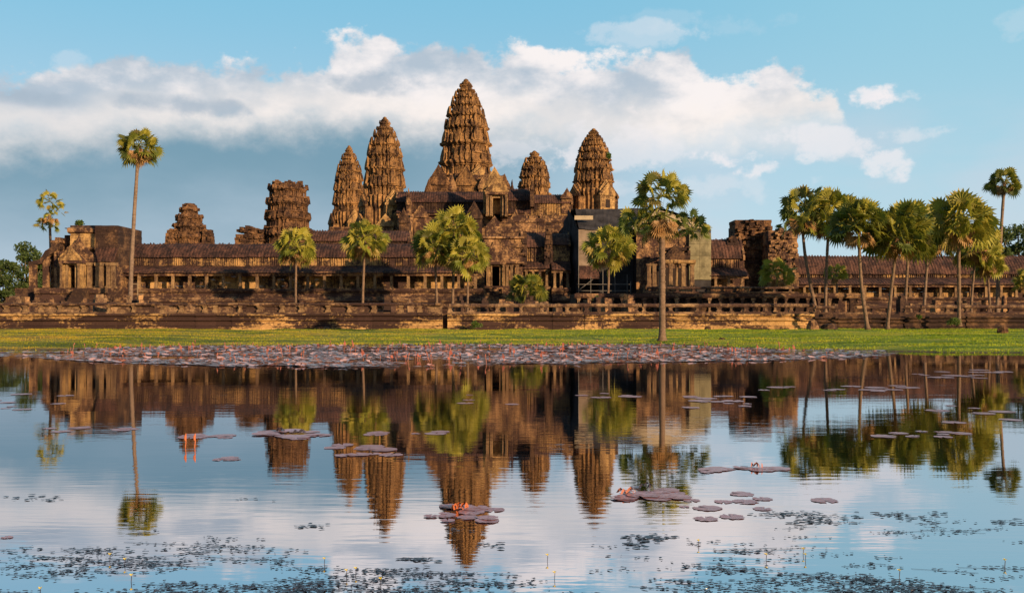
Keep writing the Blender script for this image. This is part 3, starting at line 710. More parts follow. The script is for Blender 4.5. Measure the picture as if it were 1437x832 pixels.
# ------------------------------------------------------------------ entrance pavilion in the middle
def entrance():
    global rnd; rnd = random.Random(33)
    D = 160
    r = thing('entrance_pavilion', (X(706, D), D, 2.28), 'mottled stone entrance pavilion with dark doorway under the upper porch', 'pavilion')
    mb = MB(); block_wall(mb, X(679, D), X(734, D), D, D + 14, Z(372, D), Z(334, D), .45, .1, .9); mb.build('wall', M['mottled'], r)
    mb = MB(); D2 = D + 4; block_wall(mb, X(683, D2), X(728, D2), D2, D2 + 14, Z(336, D2), Z(309, D2), .45, .14, .8, ragged=1.2); mb.build('upper_wall', M['mottled'], r)
    for py, ov in ((334, .5), (346, .3), (357, .35), (369, .45)):
        mb = MB(); mould_wall(mb, X(679, D) - .2, X(734, D) + .2, D, [(Z(py, D) - .25, .1), (Z(py, D) - .1, ov), (Z(py, D) + .15, ov + .05), (Z(py, D) + .25, .1)], .8, .08, 1.1); mb.build('cornice', M['mottled'], r)
    for px, py in ((722, 352), (727, 364), (686, 351)):
        mb = MB(); mb.box(X(px, D) - .45, X(px, D) + .45, D - .14, D + .3, Z(py, D) - .5, Z(py, D) + .6); mb.build('niche', M['inside'], r)  # near-black block paints a shaded recess onto the wall face
    mb = MB(); pediment(mb, X(693, D), D - .3, Z(372, D) + .1, 2.2, 3.4, .5, .05); pediment(mb, X(711, D), D - .15, Z(368, D), 2.6, 4.2, .4, .05); mb.build('pediment', M['mottled'], r)
    add_parts_porch(r, X(696, D), D - 1.5, Z(402, D), 13 / F * D, 30 / F * D, 6, M['ochre'], (.42, .93), 0, True, False)
    for px in (712, 718, 726):
        mb = MB(); mb.loft(sq(), [(Z(402, D), .3), (Z(400, D), .22), (Z(376, D), .2), (Z(372, D), .32)], .02, X(px, D), D - .4); mb.build('pillar', M['pillar'], r)
    mb = MB(); block_wall(mb, X(712, D), X(734, D), D + .5, D + 8, Z(402, D), Z(371, D), .45, .03, 1); mb.build('side_wall', M['mottled'], r)
    mb = MB(); mould_wall(mb, X(676, D), X(737, D), D - 2.2, [(2.28, 1.2), (3.2, 1.2), (3.3, .8), (4.2, .7), (4.4, 1.0), (4.8, 1.0), (4.9, .3), (6, .2), (6.2, .5), (Z(402, D), .5)], 14, .06)
    mb.build('stepped_base', M['base'], r)
    for i in range(10):
        pass
    mb = MB()
    for i in range(14): mb.box(X(687, 156) - .05, X(706, 156), 152.5 + i * .32, 157, 2.3 + i * .31, 2.3 + (i + 1) * .31 - .01, .02)
    mb.build('stairs', M['mottled'], r)
    for s, px in ((0, 683), (1, 709)):
        mb = MB()
        for i in range(5): mb.box(X(px, 156) - .55, X(px, 156) + .45, 152.2 + i * .9, 157, 2.3 + i * .85, 2.3 + (i + 1) * .85, .04)
        mb.build('stair_cheek', M['mottled'], r)
    # two side wings stepping down to the right
    return r
entrance()
gallery(734, 772, 161, 402, 378, 366, 346, 324, 4, 'tall roofed wing of the entrance pavilion behind the dark bushy palm', 'entrance_wing', 2.0, M['ochre'], roofm=M['roof2'], cat='wing', base=2.28, crest=True)
gallery(774, 801, 160, 404, 380, 366, 343, 325, 3, 'short outer wing of the entrance pavilion beside the black sheeted scaffold', 'entrance_wing', 2.0, M['ochre'], roofm=M['roof2'], cat='wing', base=2.28)
rubble(733, 740, 322, 372, 160, 'dark broken buttress between the entrance pavilion and its tall wing', 'ruined_wall', M['dark'], 10, 41)
rubble(764, 776, 312, 372, 161.5, 'jagged stone pier standing between the two entrance wings', 'ruined_wall', M['dark'], 14, 42)
mass(716, 800, 309, 345, 176, 8, 'weathered stone parapet above the entrance wings', 'ruined_wall', M['mottled'], 2, .5, ragged=.9, cat='wall')

# ------------------------------------------------------------------ long galleries
gallery(160, 420, 150, 405, 384, 372, 360, 339, 11, 'long front gallery stretch from the left pavilion to the broad ruined tower', 'gallery', base=2.28)
gallery(420, 679, 150, 405, 384, 372, 360, 339, 11, 'front gallery stretch behind the three bunched palms left of the entrance', 'gallery', base=2.28)
gallery(995, 1050, 158, 402, 388, 375, 362, 333, 3, 'short stepped gallery beside the green netting', 'gallery', roofm=M['roof2'], mat_wall=M['mottled'], base=2.28)
gallery(1118, 1500, 165, 417, 400, 389, 384, 357, 18, 'long low red-roofed gallery behind the palms at the right', 'gallery', roofm=M['roof2'], base=2.28)

# ------------------------------------------------------------------ left end pavilion
def left_pavilion():
    global rnd; rnd = random.Random(51)
    D = 146
    r = thing('corner_pavilion', (X(112, D), D, 2.28), 'tall corner pavilion with yellow panel and dark doorway at the left end', 'pavilion')
    mb = MB(); block_wall(mb, X(92, D), X(160, D), D + 1.5, D + 11, Z(370, D), Z(315, D), .45, .08, 1.0, ragged=.5); mb.build('upper_wall', M['dark'], r)
    mb = MB(); block_wall(mb, X(94, D), X(128, D), D + 1.1, D + 1.45, Z(346, D), Z(327, D), .9, .02, 1.8); mb.build('wall_panel', M['ochre'], r)
    mb = MB(); mould_wall(mb, X(91, D), X(129, D), D + 1.4, [(Z(327, D), .1), (Z(325, D), .6), (Z(320, D), .7), (Z(318, D), .2)], .8, .05); mb.build('cornice', M['mottled'], r); mb = MB(); mould_wall(mb, X(91, D), X(129, D), D + 1.4, [(Z(350, D), .6), (Z(347.5, D), .8), (Z(346, D), .4)], .8, .05); mb.build('cornice', M['mottled'], r)
    mb = MB(); rib_roof(mb, X(128, D), X(161, D), vault(D - .2, Z(368, D), D + 1.6, Z(346, D), bulge=.2), .5, .07); mb.build('lean_roof', M['roof'], r)
    mb = MB(); block_wall(mb, X(118, D), X(160, D), D, D + 9, Z(405, D), Z(368, D), .45, .06, 1.0); block_wall(mb, X(80, D), X(100, D), D + .2, D + 9, Z(405, D), Z(352, D), .45, .06, 1.0); mb.build('wall', M['mottled'], r)
    for px, w in ((134, 4), (149, 4)):
        mb = MB(); mb.box(X(px - w / 2, D), X(px + w / 2, D), D - .12, D + .3, Z(401, D), Z(380, D)); mb.build('window', M['inside'], r)  # near-black panel paints the shade of a window opening
    for px in (128, 139.5, 144, 155, 161, 97.5, 89):
        mb = MB(); mb.loft(sq(), [(Z(405, D), .42), (Z(402, D), .42), (Z(401.5, D), .28), (Z(374, D), .26), (Z(373, D), .38), (Z(369, D), .42)], .02, X(px, D), D - .55); mb.build('pillar', M['pillar'], r)
    add_parts_porch(r, X(109.5, D), D - 2.2, Z(405, D), 14 / F * D, 34 / F * D, 5, M['ochre'], (.42, .95), .55, True, True)
    mb = MB(); pediment(mb, X(110, D), D - .2, Z(368, D), 2.5, 3.4, .5, .05); mb.build('upper_pediment', M['mottled'], r)
    mb = MB(); mould_wall(mb, X(62, D), X(163, D), D - 2.6, [(2.28, 1.5), (3.0, 1.5), (3.1, 1.1), (3.8, 1.0), (4.0, 1.2), (4.3, 1.2), (4.4, .5), (5.2, .3), (5.4, .6), (Z(405, D), .6)], 13, .06); mb.build('stepped_base', M['base'], r)
    mb = MB()
    for i in range(12): mb.box(X(100, 141), X(117, 141), 137.6 + i * .36, 144, 2.3 + i * .31, 2.3 + (i + 1) * .31 - .01, .02)
    mb.build('stairs', M['dark'], r)
left_pavilion()
def left_wing():
    global rnd; rnd = random.Random(52); D = 147
    r = thing('ruined_porch', (X(62, D), D, 2.28), 'roofless ruined side porch with standing columns left of the corner pavilion', 'ruin')
    mb = MB(); block_wall(mb, X(67, D), X(82, D), D + 1, D + 7, Z(405, D), Z(330, D), .45, .12, .9, ragged=2.5); mb.build('pier', M['mottled'], r)
    mb = MB(); block_wall(mb, X(82, D), X(94, D), D + 2, D + 7, Z(405, D), Z(318, D), .45, .1, .9, ragged=1.5); mb.build('broken_wall', M['dark'], r)
    for px, t in ((45, 371), (50, 369), (64, 360), (68, 358), (80, 350)):
        mb = MB(); mb.loft(sq(), [(Z(405, D), .38), (Z(403, D), .26), (Z(t + 3, D), .24), (Z(t, D), .36)], .02, X(px, D), D - .2); mb.build('column', M['mottled'], r)
    mb = MB()
    P = [(X(43, D), Z(372, D)), (X(43, D), Z(368, D)), (X(58, D), Z(364, D)), (X(66, D), Z(352, D)), (X(84, D), Z(342, D)), (X(84, D), Z(350, D)), (X(68, D), Z(361, D)), (X(60, D), Z(371, D))]
    mb.prism(P[::-1], D - .6, D + 1.2, .05); mb.build('sloping_lintel', M['dark'], r)
    mb = MB(); mould_wall(mb, X(30, D), X(66, D), D - 1.6, [(2.28, 1.6), (3.0, 1.6), (3.1, 1.0), (4.2, .9), (4.4, .5), (5.4, .3), (Z(405, D), .4)], 10, .1); mb.build('stepped_base', M['dark'], r)
left_wing()

# ------------------------------------------------------------------ right middle group
def scaffold():
    global rnd; rnd = random.Random(61); D = 166
    r = thing('covered_scaffold', (X(850, D), D, 2.28), 'black sheeted restoration shelter over the temple right of the entrance', 'scaffold')
    y0, y1 = 152.5, 172
    # roof sheet in two folds with a valley, ridge runs along x
    mb = MB(); n = 26
    def sheet(a, b, ya, za, yb, zb, cr=.18, t=.06):
        vs = []
        for i in range(n + 1):
            u = i / n; x = a + (b - a) * u
            for k in range(6):
                w = k / 5; vs.append((x, ya + (yb - ya) * w, za + (zb - za) * w + cr * fbm(x * .5, w * 2.5, 1) - .25 * math.sin(math.pi * w)))
        mb.add(vs, [(i * 6 + k, (i + 1) * 6 + k, (i + 1) * 6 + k + 1, i * 6 + k + 1) for i in range(n) for k in range(5)])
    ridge = Z(293, 166)
    sheet(X(812, 158), X(905, 160), 157, Z(322, 157), 166, ridge)
    sheet(X(800, 168), X(905, 170), 175, Z(322, 167), 166, ridge)
    mb.build('roof_sheet', M['sheet'], r)
    # shaded left-hand gable sheet
    mb = MB()
    xa = X(797, 166); vs = []
    for i in range(21):
        u = i / 20; yy = 157 + 19 * u; xx = X(812, 157) + (X(785, 176) - X(812, 157)) * u
        zt = Z(322, 157) + (ridge - Z(322, 157)) * (u / .47) if u < .47 else ridge + (Z(328, 176) - ridge) * (u - .47) / .53
        for k in range(9): vs.append((xx + .35 * fbm(u * 9, k * .35, 3) * (1 if 0 < i < 20 else 0), yy, 2.4 + (zt - 2.4) * k / 8))
    mb.add(vs, [(i * 9 + k, (i + 1) * 9 + k, (i + 1) * 9 + k + 1, i * 9 + k + 1) for i in range(20) for k in range(8)]); mb.build('side_sheet', M['sheet'], r)
    mb = MB(); mb.box(X(806, 160), X(832, 160), 159.6, 159.7, Z(308, 160) - .1, Z(303, 160), .02); mb.build('pale_strip', M['pale'], r)
    # beige front sheeting in courses
    mb = MB(); D2 = 157.2
    for k, (a, b) in enumerate(((322, 340), (340, 357), (357, 373))): mb.box(X(812, D2), X(841 - k, D2), D2, D2 + .08, Z(b, D2) + .03, Z(a, D2), .03)
    mb.build('front_sheeting', M['board'], r)
    mb = MB(); D3 = 156.5; mb.add([(X(812, D3), D3, Z(391, D3)), (X(841, D3), D3, Z(391, D3)), (X(841, D2), D2, Z(373, D2)), (X(812, D2), D2, Z(373, D2))], [(0, 1, 2, 3)]); mb.build('awning', M['roof2'], r)
    # dark wall to the right, standing back behind
    mb = MB(); rnd = random.Random(62)
    mb.box(X(840, 162), X(908, 162), 162, 162.2, 2.4, Z(318, 162), .05); mb.build('back_sheet', M['sheet'], r)
    for (a, b, za, zb, y) in ((812, 812, 415, 322, 156.3), (829, 829, 415, 388, 156), (846, 846, 415, 373, 156.2), (863, 863, 415, 385, 156), (880, 880, 415, 385, 156), (811, 832, 408, 392, 155.8), (811, 885, 399, 399, 155.9), (811, 885, 408, 408, 155.9), (885, 885, 415, 395, 156)):
        mb = MB(); mb.tube([(X(a, y), y, Z(za, y)), (X(b, y), y, Z(zb, y))], .05, 8); mb.build('scaffold_pole', M['metal'], r)
scaffold()
def shelter2():
    global rnd; rnd = random.Random(63)
    D = 158
    r = thing('covered_pavilion', (X(945, D), D, 2.28), 'side pavilion under grey sheeting with yellow columned porch, green netting at its right', 'pavilion')
    mb = MB(); block_wall(mb, X(893, D), X(968, D), D, D + 9, 2.4, Z(325, D), .5, .12, 1.0); mb.build('wall', M['mottled'], r)
    mb = MB(); mb.box(X(922, D), X(964, D), D - .3, D + .2, Z(402, D), Z(376, D)); mb.build('doorway', M['inside'], r)  # dark slab paints the shade behind the columns, wall stays closed
    # left flank turned away from the sun
    mb = MB(); mb.add([(X(893, D) - .03, D - .2, 2.4), (X(893, D) - .03, D + 12, 2.4), (X(893, D) - .03, D + 12, Z(300, D)), (X(893, D) - .03, D - .2, Z(325, D))], [(0, 1, 2, 3)]); mb.build('side_sheet', M['sheet'], r)
    # sheet roof, gable towards the viewer
    def gsheet(p0, p1, p2, p3):
        mb = MB(); n = 10; vs = []
        for i in range(n + 1):
            for k in range(n + 1):
                u, w = i / n, k / n
                a = Vector(p0).lerp(Vector(p1), u); b = Vector(p3).lerp(Vector(p2), u); p = a.lerp(b, w); p.z += .15 * fbm(p.x * .6, p.y * .4); vs.append(p)
        mb.add(vs, [(i * 11 + k, (i + 1) * 11 + k, (i + 1) * 11 + k + 1, i * 11 + k + 1) for i in range(n) for k in range(n)])
        return mb
    zr = Z(291, D); xr = X(922, D)
    gsheet((X(880, D), D - .8, Z(318, D)), (xr, D - .8, zr), (xr, D + 14, zr - .2), (X(880, D), D + 14, Z(316, D))).build('roof_sheet', M['sheet'], r)
    gsheet((xr, D - .8, zr), (X(991, D), D - .8, Z(314, D)), (X(991, D), D + 14, Z(312, D)), (xr, D + 14, zr - .2)).build('roof_sheet', M['sheet'], r)
    mb = MB(); mb.add([(X(884, D), D - .5, Z(322, D)), (X(884, D), D - .5, Z(318, D)), (xr, D - .5, zr - .4), (X(988, D), D - .5, Z(315, D)), (X(988, D), D - .5, Z(322, D))][::-1], [(0, 1, 2, 3, 4)]); mb.build('gable_board', M['pale'], r)
    mb = MB(); mb.prism([(X(968, D), Z(326, D)), (X(996, D), Z(330, D)), (X(996, D), Z(322, D)), (X(990, D), Z(312, D)), (X(968, D), Z(312, D))][::-1], D - .3, D + 8, .03); mb.build('corner_sheet', M['sheet'], r)
    # netting panels
    k = 0
    for a, b in ((966, 981), (981, 997)):
        for c, d in ((327, 343), (343, 359), (359, 375), (375, 393)):
            mb = MB(); o = rnd.uniform(-.06, .06); mb.box(X(a, D) + .02, X(b, D) - .02, D - .6 + o, D - .52 + o, Z(d, D) + .03, Z(c, D), .02); mb.build('net_panel', M['net'], r)
    mb = MB(); mb.box(X(966, D), X(997, D), D - .4, D + 8, 2.4, Z(322, D)); mb.build('net_backing', M['sheet'], r)
    # porch
    Dp = 150
    mb = MB(); block_wall(mb, X(905, Dp), X(976, Dp), Dp - 1, Dp + 7.5, 2.4, Z(402, Dp), .4, .05, 1.2); mb.build('porch_base', M['mottled'], r)
    for px in (911, 919, 928, 941, 951, 959, 972):
        mb = MB(); s = .3 if px not in (951, 928) else .22; mb.loft(sq(), [(Z(402, Dp), s * 1.3), (Z(400, Dp), s * 1.3), (Z(399.5, Dp), s), (Z(374, Dp), s * .95), (Z(372, Dp), s * 1.3), (Z(370, Dp), s * 1.35)], .02, X(px, Dp), Dp + rnd.uniform(0, .6)); mb.build('pillar', M['pillar'], r)
    mb = MB(); mould_wall(mb, X(932, Dp), X(976, Dp), Dp, [(Z(370, Dp), .3), (Z(368, Dp), .45), (Z(365, Dp), .4)], 1.5, .06); mb.build('lintel', M['ochre'], r)
    mb = MB(); pediment(mb, X(948, Dp), Dp, Z(365, Dp), 1.9, 2.2, .7, .12); block_wall(mb, X(934, Dp), X(970, Dp), Dp + .6, Dp + 4, Z(365, Dp), Z(345, Dp), .4, .15, .7, ragged=1.6); mb.build('broken_pediment', M['dark'], r)
shelter2()
rubble(1031, 1086, 308, 402, 164, 'tall dark ruined gate tower with ragged top right of the green netting', 'ruined_tower', M['ruin'], 120, 71, 'tower', .93)
rubble(1078, 1121, 323, 402, 160, 'pale ochre ruined block in front of the dark gate tower', 'ruined_wall', M['mottled'], 90, 72, shape=.92)
rubble(1020, 1036, 333, 345, 162, 'small dark stub of masonry left of the ruined gate tower', 'ruined_wall', M['dark'], 8, 73)

# ------------------------------------------------------------------ raised terrace in front at right-middle
def balustrade(px0, px1, D, pyt, pyb, label, pitch=2.9, seed=0, mat=None, name='naga_balustrade', dmg=.0, zb=None):
    global rnd; rnd = random.Random(seed); mat = mat or M['balus']
    x0, x1 = X(px0, D), X(px1, D); zt = Z(pyt, D); zb = Z(pyb, D) if zb is None else zb; H = zt - zb
    r = thing(name, ((x0 + x1) / 2, D, zb), label, 'balustrade')
    mb = MB(); mould_wall(mb, x0, x1, D, [(zb, .3), (zb + H * .12, .32), (zb + H * .14, .22), (zb + H * .2, .2)], .5, .03); mb.build('plinth', mat, r)
    x = x0 + .3; prev = None
    while x < x1:
        if rnd.random() > dmg:
            s = .2 * rnd.uniform(.8, 1.3)
            mb = MB(); mb.loft(sq(), [(zb + H * .19, s * 1.3), (zb + H * .3, s * 1.25), (zb + H * .38, s * .8), (zb + H * .52, s * .85), (zb + H * .6, s * 1.2), (zb + H * .66, s * 1.35)], .03, x, D)
            mb.build('post', mat, r)
        nx = min(x + pitch * rnd.uniform(.8, 1.15), x1)
        if rnd.random() > dmg * .7 and nx > x + .3:
            mb = MB(); k = 6; hz = zb + H * .82; h2 = H * .19
            mb.tube([(x - .1 + (nx - x + .15) * i / k, D + rnd.uniform(-.03, .03), hz + rnd.uniform(-.03, .03)) for i in range(k + 1)], [h2 * rnd.uniform(.9, 1.1) for _ in range(k + 1)], 10)
            mb.build('rail', mat, r)
        if nx >= x1: break
        x = nx
    return r
mass(800, 1215, 411, 440, 128, 14, 'dark raised stone terrace in front of the covered pavilion', 'raised_terrace', M['dark'], 2, .8, cat='terrace')
balustrade(905, 1120, 129, 402.5, 411, 'upper stone balustrade on the dark raised terrace', 1.9, 81)
def colonettes():
    global rnd; rnd = random.Random(82); D = 126.5
    r = thing('terrace_arcade', (X(1000, D), D, 2.28), 'row of short dark stone supports along the foot of the raised terrace', 'arcade')
    for i in range(26):
        px = 812 + i * 15.3; mb = MB(); s = .22 * rnd.uniform(.7, 1.2); zt = Z(414, D)
        mb.loft(sq(), [(2.28, s * 1.4), (2.7, s * 1.3), (2.8, s * .8), (zt - .8, s * .9), (zt - .6, s * 1.4), (zt - .4, s * 1.5)], .03, X(px, D), D); mb.build('support', M['balus'] if rnd.random() < .6 else M['dark'], r)
    mb = MB(); mould_wall(mb, X(806, D), X(1212, D), D, [(Z(414, D) - .4, .25), (Z(414, D) - .2, .4), (Z(412, D), .35)], 1.2, .06, 1.6); mb.build('coping', M['base'], r)
colonettes()

# ------------------------------------------------------------------ front terrace wall
WP = [(.45, .5), (.72, .5), (.76, .32), (.86, .30), (.92, .36), (1.0, .22), (1.06, .12), (1.42, .10), (1.48, .2), (1.55, .38), (1.66, .42), (1.70, .3), (1.78, .28), (1.84, .1), (1.95, .08), (2.0, .3), (2.1, .42), (2.26, .44), (2.3, .36)]
def terr(px0, px1, label, seed, mat, zs=1.0, j=.05, D=108.5):
    global rnd; rnd = random.Random(seed); x0, x1 = X(px0, D), X(px1, D)
    mb = MB(); mould_wall(mb, x0, x1, D, [(.45 + (z - .45) * zs, a) for z, a in WP], 2.2, j, 1.7)
    return tag(mb.build('terrace_wall', mat), label, 'wall')
terr(-260, 621, 'long moulded terrace wall of dark and yellow stone along the left grass', 91, M['wallband'])
terr(628, 1142, 'long moulded terrace wall between the vertical gap and the broken right part', 92, M['wallband'])
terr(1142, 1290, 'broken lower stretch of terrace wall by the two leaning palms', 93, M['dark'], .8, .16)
terr(1290, 1720, 'dark terrace wall stretch at the far right', 94, M['dark'], .85, .08, 109)
mb = MB(); rnd = random.Random(95)
for i in range(6): mb.box(X(621, 108.9), X(628, 108.9), 108.7 + i * .35, 111, .4 + i * .31, .4 + (i + 1) * .31, .01)
tag(mb.build('steps', M['dark']), 'narrow dark flight of steps in the gap of the terrace wall', 'steps')
# low masonry parapet at the left with posts, small openings
def parapet(px0, px1, label, seed):
    global rnd; rnd = random.Random(seed); D = 110.5
    x0, x1 = X(px0, D), X(px1, D); zb, zt = 2.28, Z(425, D)
    r = thing('parapet', ((x0 + x1) / 2, D, zb), label, 'parapet')
    mb = MB(); mould_wall(mb, x0, x1, D, [(zb, .25), (zb + .18, .3), (zb + .22, .15)], .8, .04); mb.build('plinth', M['balus'], r)
    mb = MB(); x = x0
    while x < x1 - .4:
        w = min(rnd.uniform(.8, 3.2), x1 - x)
        if rnd.random() < .74: block_wall(mb, x, x + w, D + .15, D + .7, zb + .2, zt - .35 + rnd.uniform(-.05, .05), .3, .04, .7)
        x += w
    mb.build('infill_wall', M['balus'], r)
    x = x0 + .2
    while x < x1:
        mb = MB(); s = .2 * rnd.uniform(.8, 1.2); mb.loft(sq(), [(zb + .2, s * 1.4), (zb + .45, s * 1.2), (zb + .55, s * .8), (zt - .55, s * .9), (zt - .4, s * 1.3), (zt - .3, s * 1.4)], .03, x, D); mb.build('post', M['pillar'], r)
        x += rnd.uniform(1.5, 3.3)
    mb = MB(); x = x0
    while x < x1 - .3:
        w = min(rnd.uniform(1., 3.), x1 - x)
        if rnd.random() < .85: mould_wall(mb, x, x + w, D, [(zt - .34, .2), (zt - .25, .32), (zt - .08, .3), (zt, .12)], .6, .05, 1)
        x += w
    mb.build('coping', M['base'], r)
parapet(-60, 300, 'low crumbling parapet with posts below the corner pavilion', 101)
parapet(300, 620, 'low crumbling parapet below the front gallery, ending at the wall gap', 102)
balustrade(628, 900, 110.5, 426, 441, 'naga balustrade of thick stone rail and stubby posts in front of the entrance', 2.6, 103, zb=2.28)
balustrade(900, 1142, 110.5, 426, 441, 'naga balustrade with dark openings behind the tall waterside palm', 2.7, 104, zb=2.28)
balustrade(1142, 1290, 111.5, 429, 441, 'damaged balustrade with missing rails behind the leaning palms', 2.2, 105, mat=M['balus'], dmg=.3, zb=2.28)
balustrade(1290, 1560, 112, 428, 441, 'balustrade on the dark wall at the far right behind the big yellow-leaved palm', 2.6, 106, dmg=.08, zb=2.28)
# fallen stone blocks between the terraces
rnd = random.Random(110)
rub = []
for i in range(60):
    px = rnd.choice([rnd.uniform(0, 620), rnd.uniform(0, 200), rnd.uniform(1130, 1437), rnd.uniform(640, 900)]); D = rnd.uniform(113, 132)
    mb = MB(); s = rnd.uniform(.3, .7); h = rnd.uniform(.9, 1.9); mb.box(-s, s, -s * .7, s * .7, 0, h, .09, taper=.06)
    if rnd.random() < .5: mb.box(-s * .7, s * .6, -s * .5, s * .5, h, h + rnd.uniform(.3, .7), .07)
    mb.xform(rnd.uniform(0, 3), (X(px, D), D, 2.25))
    tag(mb.build('stone_block', rnd.choice([M['balus'], M['dark'], M['mottled']])), 'weathered standing stone block on the ground behind the front parapet', 'stone block', 'stone blocks behind the front parapet')

# ------------------------------------------------------------------ palms
def fan_leaf(V, Fc, o, d, up, a, b, n=13, droop=.25, spread=R(150)):
    """one palmate leaf: petiole of length a then a pleated fan of radius b"""
    d = d.normalized(); s = d.cross(up)
    if s.length < .05: s = d.cross(Vector((1, .3, 0)))
    s.normalize(); nrm = s.cross(d).normalized()
    c = o + d * a - Vector((0, 0, 1)) * a * .06
    i0 = len(V); w = .035 * max(b, 1)
    V += [tuple(o - s * w), tuple(o + s * w), tuple(c + s * w * .6), tuple(c - s * w * .6)]; Fc.append((i0, i0 + 1, i0 + 2, i0 + 3))
    ci = len(V); V.append(tuple(c))
    V[i0 + 2] = tuple(c + s * w * .6)
    Fc.append((i0 + 3, i0 + 2, ci))
    ring = []
    for k in range(2 * n + 1):
        t = -spread + 2 * spread * k / (2 * n); r = b * (.60 + .04 * math.cos(t * 2)) * (1 - .18 * (abs(t) / spread) ** 2)
        p = c + (d * math.cos(t) + s * math.sin(t)) * r + nrm * (.05 * b if k % 2 else -.03 * b) - Vector((0, 0, 1)) * droop * b * .22 + nrm * (.25 * b * (abs(t) / spread) ** 2)
        ring.append(len(V)); V.append(tuple(p))
    for k in range(2 * n): Fc.append((ci, ring[k], ring[k + 1]))
    for k in range(n):
        t = -spread + 2 * spread * (2 * k + 1) / (2 * n); r = b * rnd.uniform(.88, 1.08) * (1 - .2 * (abs(t) / spread) ** 2)
        p = c + (d * math.cos(t) + s * math.sin(t)) * r - Vector((0, 0, 1)) * droop * b * rnd.uniform(.5, 1.0) + nrm * (.25 * b * (abs(t) / spread) ** 2)
        V.append(tuple(p)); Fc.append((ring[2 * k], len(V) - 1, ring[2 * k + 2])); Fc.append((ring[2 * k], ring[2 * k + 1], ring[2 * k + 2]))

def palm(px, py, D, cpx, cpy, rpx, label, seed, green='frond', lobes=None, curve=0., tr=None, nleaf=46, dead=12, zb=None, name='palm_tree', squash=1., ph=1., group=None, trunkm='trunk', low=-.35):
    global rnd; rnd = random.Random(1000 + seed)
    x0, z0 = X(px, D), (Z(py, D) if zb is None else zb); x1, z1 = X(cpx, D), Z(cpy, D); Rr = rpx * 1.1 / F * D
    H = z1 - z0; r = thing(name, (x0, D, z0), label, 'palm', group)
    tr = tr or max(.16, H * .013 + .06)
    pts, rad = [], []
    for i in range(17):
        t = i / 16; bend = curve * math.sin(t * math.pi * .9) 
        pts.append((x0 + (x1 - x0) * (t ** 1.3) + bend + .02 * fbm(t * 5, seed), D + .15 * math.sin(t * 3 + seed), z0 - .15 + (z1 - z0 + .15) * t))
        rad.append(tr * (1.75 - 0.75 * min(t / .06, 1) - .28 * t + (.25 if t > .93 else 0)) * rnd.uniform(.93, 1.08))
    mb = MB(); mb.tube(pts, rad, 10); 
    # ring scars
    for i in range(int(H / .45)):
        t = (i + .5) / int(H / .45); k = t * 16; a = int(k); u = k - a
        if a >= 15: break
        p = Vector(pts[a]).lerp(Vector(pts[a + 1]), u); q = (rad[a] * (1 - u) + rad[a + 1] * u) * rnd.uniform(1.03, 1.16)
        mb.tube([tuple(p + Vector((0, 0, -.04))), tuple(p + Vector((0, 0, .05)))], [q, q * .97], 8)
    mb.build('trunk', M[trunkm], r, smooth=True)
    top = Vector(pts[-1])
    V, Fc = [], []
    L = lobes or [(cpx, cpy, rpx, 1.0)]
    for (lx, ly, lr, fr) in L:
        c = Vector((X(lx, D), D, Z(ly, D))); q = lr * (1.24 if px > 1100 or lobes else 1.13) / F * D
        n = int(nleaf * fr * .82)
        for i in range(n):
            u = (i + .5) / n; zz = 1 - u * (1 - low); zz = max(-1, min(1, zz + rnd.uniform(-.1, .1))); az = i * 2.39996 + rnd.uniform(-.3, .3)
            h = math.sqrt(max(0, 1 - zz * zz)); d = Vector((h * math.cos(az), h * math.sin(az), zz * squash))
            a = q * rnd.uniform(.48, .76); b = q * rnd.uniform(.34, .46)
            o = top if lobes is None else c
            droop = .15 + .35 * (1 - zz)
            fan_leaf(V, Fc, c if lobes else top, d, Vector((rnd.uniform(-1, 1), rnd.uniform(-1, 1), rnd.uniform(-.6, .9))), a, b, 13, droop * .8, R(rnd.uniform(100, 145)))
        if lobes and (c - top).length > q * .3:      # long petiole bundle out to the lobe
            for s in range(4):
                i0 = len(V); w = .05
                e = c + Vector((rnd.uniform(-.3, .3), rnd.uniform(-.3, .3), rnd.uniform(-.3, .3)))
                V += [tuple(top + Vector((0, 0, -w))), tuple(top + Vector((0, 0, w))), tuple(e + Vector((0, 0, w))), tuple(e - Vector((0, 0, w)))]; Fc.append((i0, i0 + 1, i0 + 2, i0 + 3))
    mb = MB(); mb.v = V; mb.f = Fc; mb.mi = [0] * len(Fc); mb.build('crown', M[green], r)
    if dead:
        V, Fc = [], []
        for i in range(int(dead * 1.5)):
            az = rnd.uniform(0, 6.28); zz = rnd.uniform(-.95, -.45); h = math.sqrt(1 - zz * zz)
            fan_leaf(V, Fc, top - Vector((0, 0, Rr * .05)), Vector((h * math.cos(az), h * math.sin(az), zz)), Vector((rnd.uniform(-.5, .5), rnd.uniform(-.5, .5), 1)), Rr * rnd.uniform(.3, .5), Rr * rnd.uniform(.3, .42), 10, .5, R(70))
        mb = MB(); mb.v = V; mb.f = Fc; mb.mi = [0] * len(Fc); mb.build('dry_fronds', M['dead'], r)
    return r
palm(182, 426, 134, 196, 206, 27, 'very tall slender palm leaning slightly right in front of the left gallery', 1, 'frond_dk', curve=-.1, tr=.3, nleaf=64, dead=30, trunkm='trunk2', low=-.75, zb=2.28)
palm(74, 400, 168, 70, 302, 18, 'ragged palm with narrow two-part crown behind the corner pavilion', 2, 'frond', lobes=[(70, 283, 15, .4), (66, 316, 15, .35), (80, 296, 12, .25)], nleaf=60, dead=10, zb=2.28)
palm(415, 425, 134, 416, 346, 28, 'small round yellow-green palm before the broad flat-topped ruin', 3, nleaf=60, dead=14, zb=2.28, low=-.7)
palm(509, 418, 134, 512, 338, 29, 'small round yellow palm standing below the left spires', 4, nleaf=64, dead=14, zb=2.28, low=-.7)
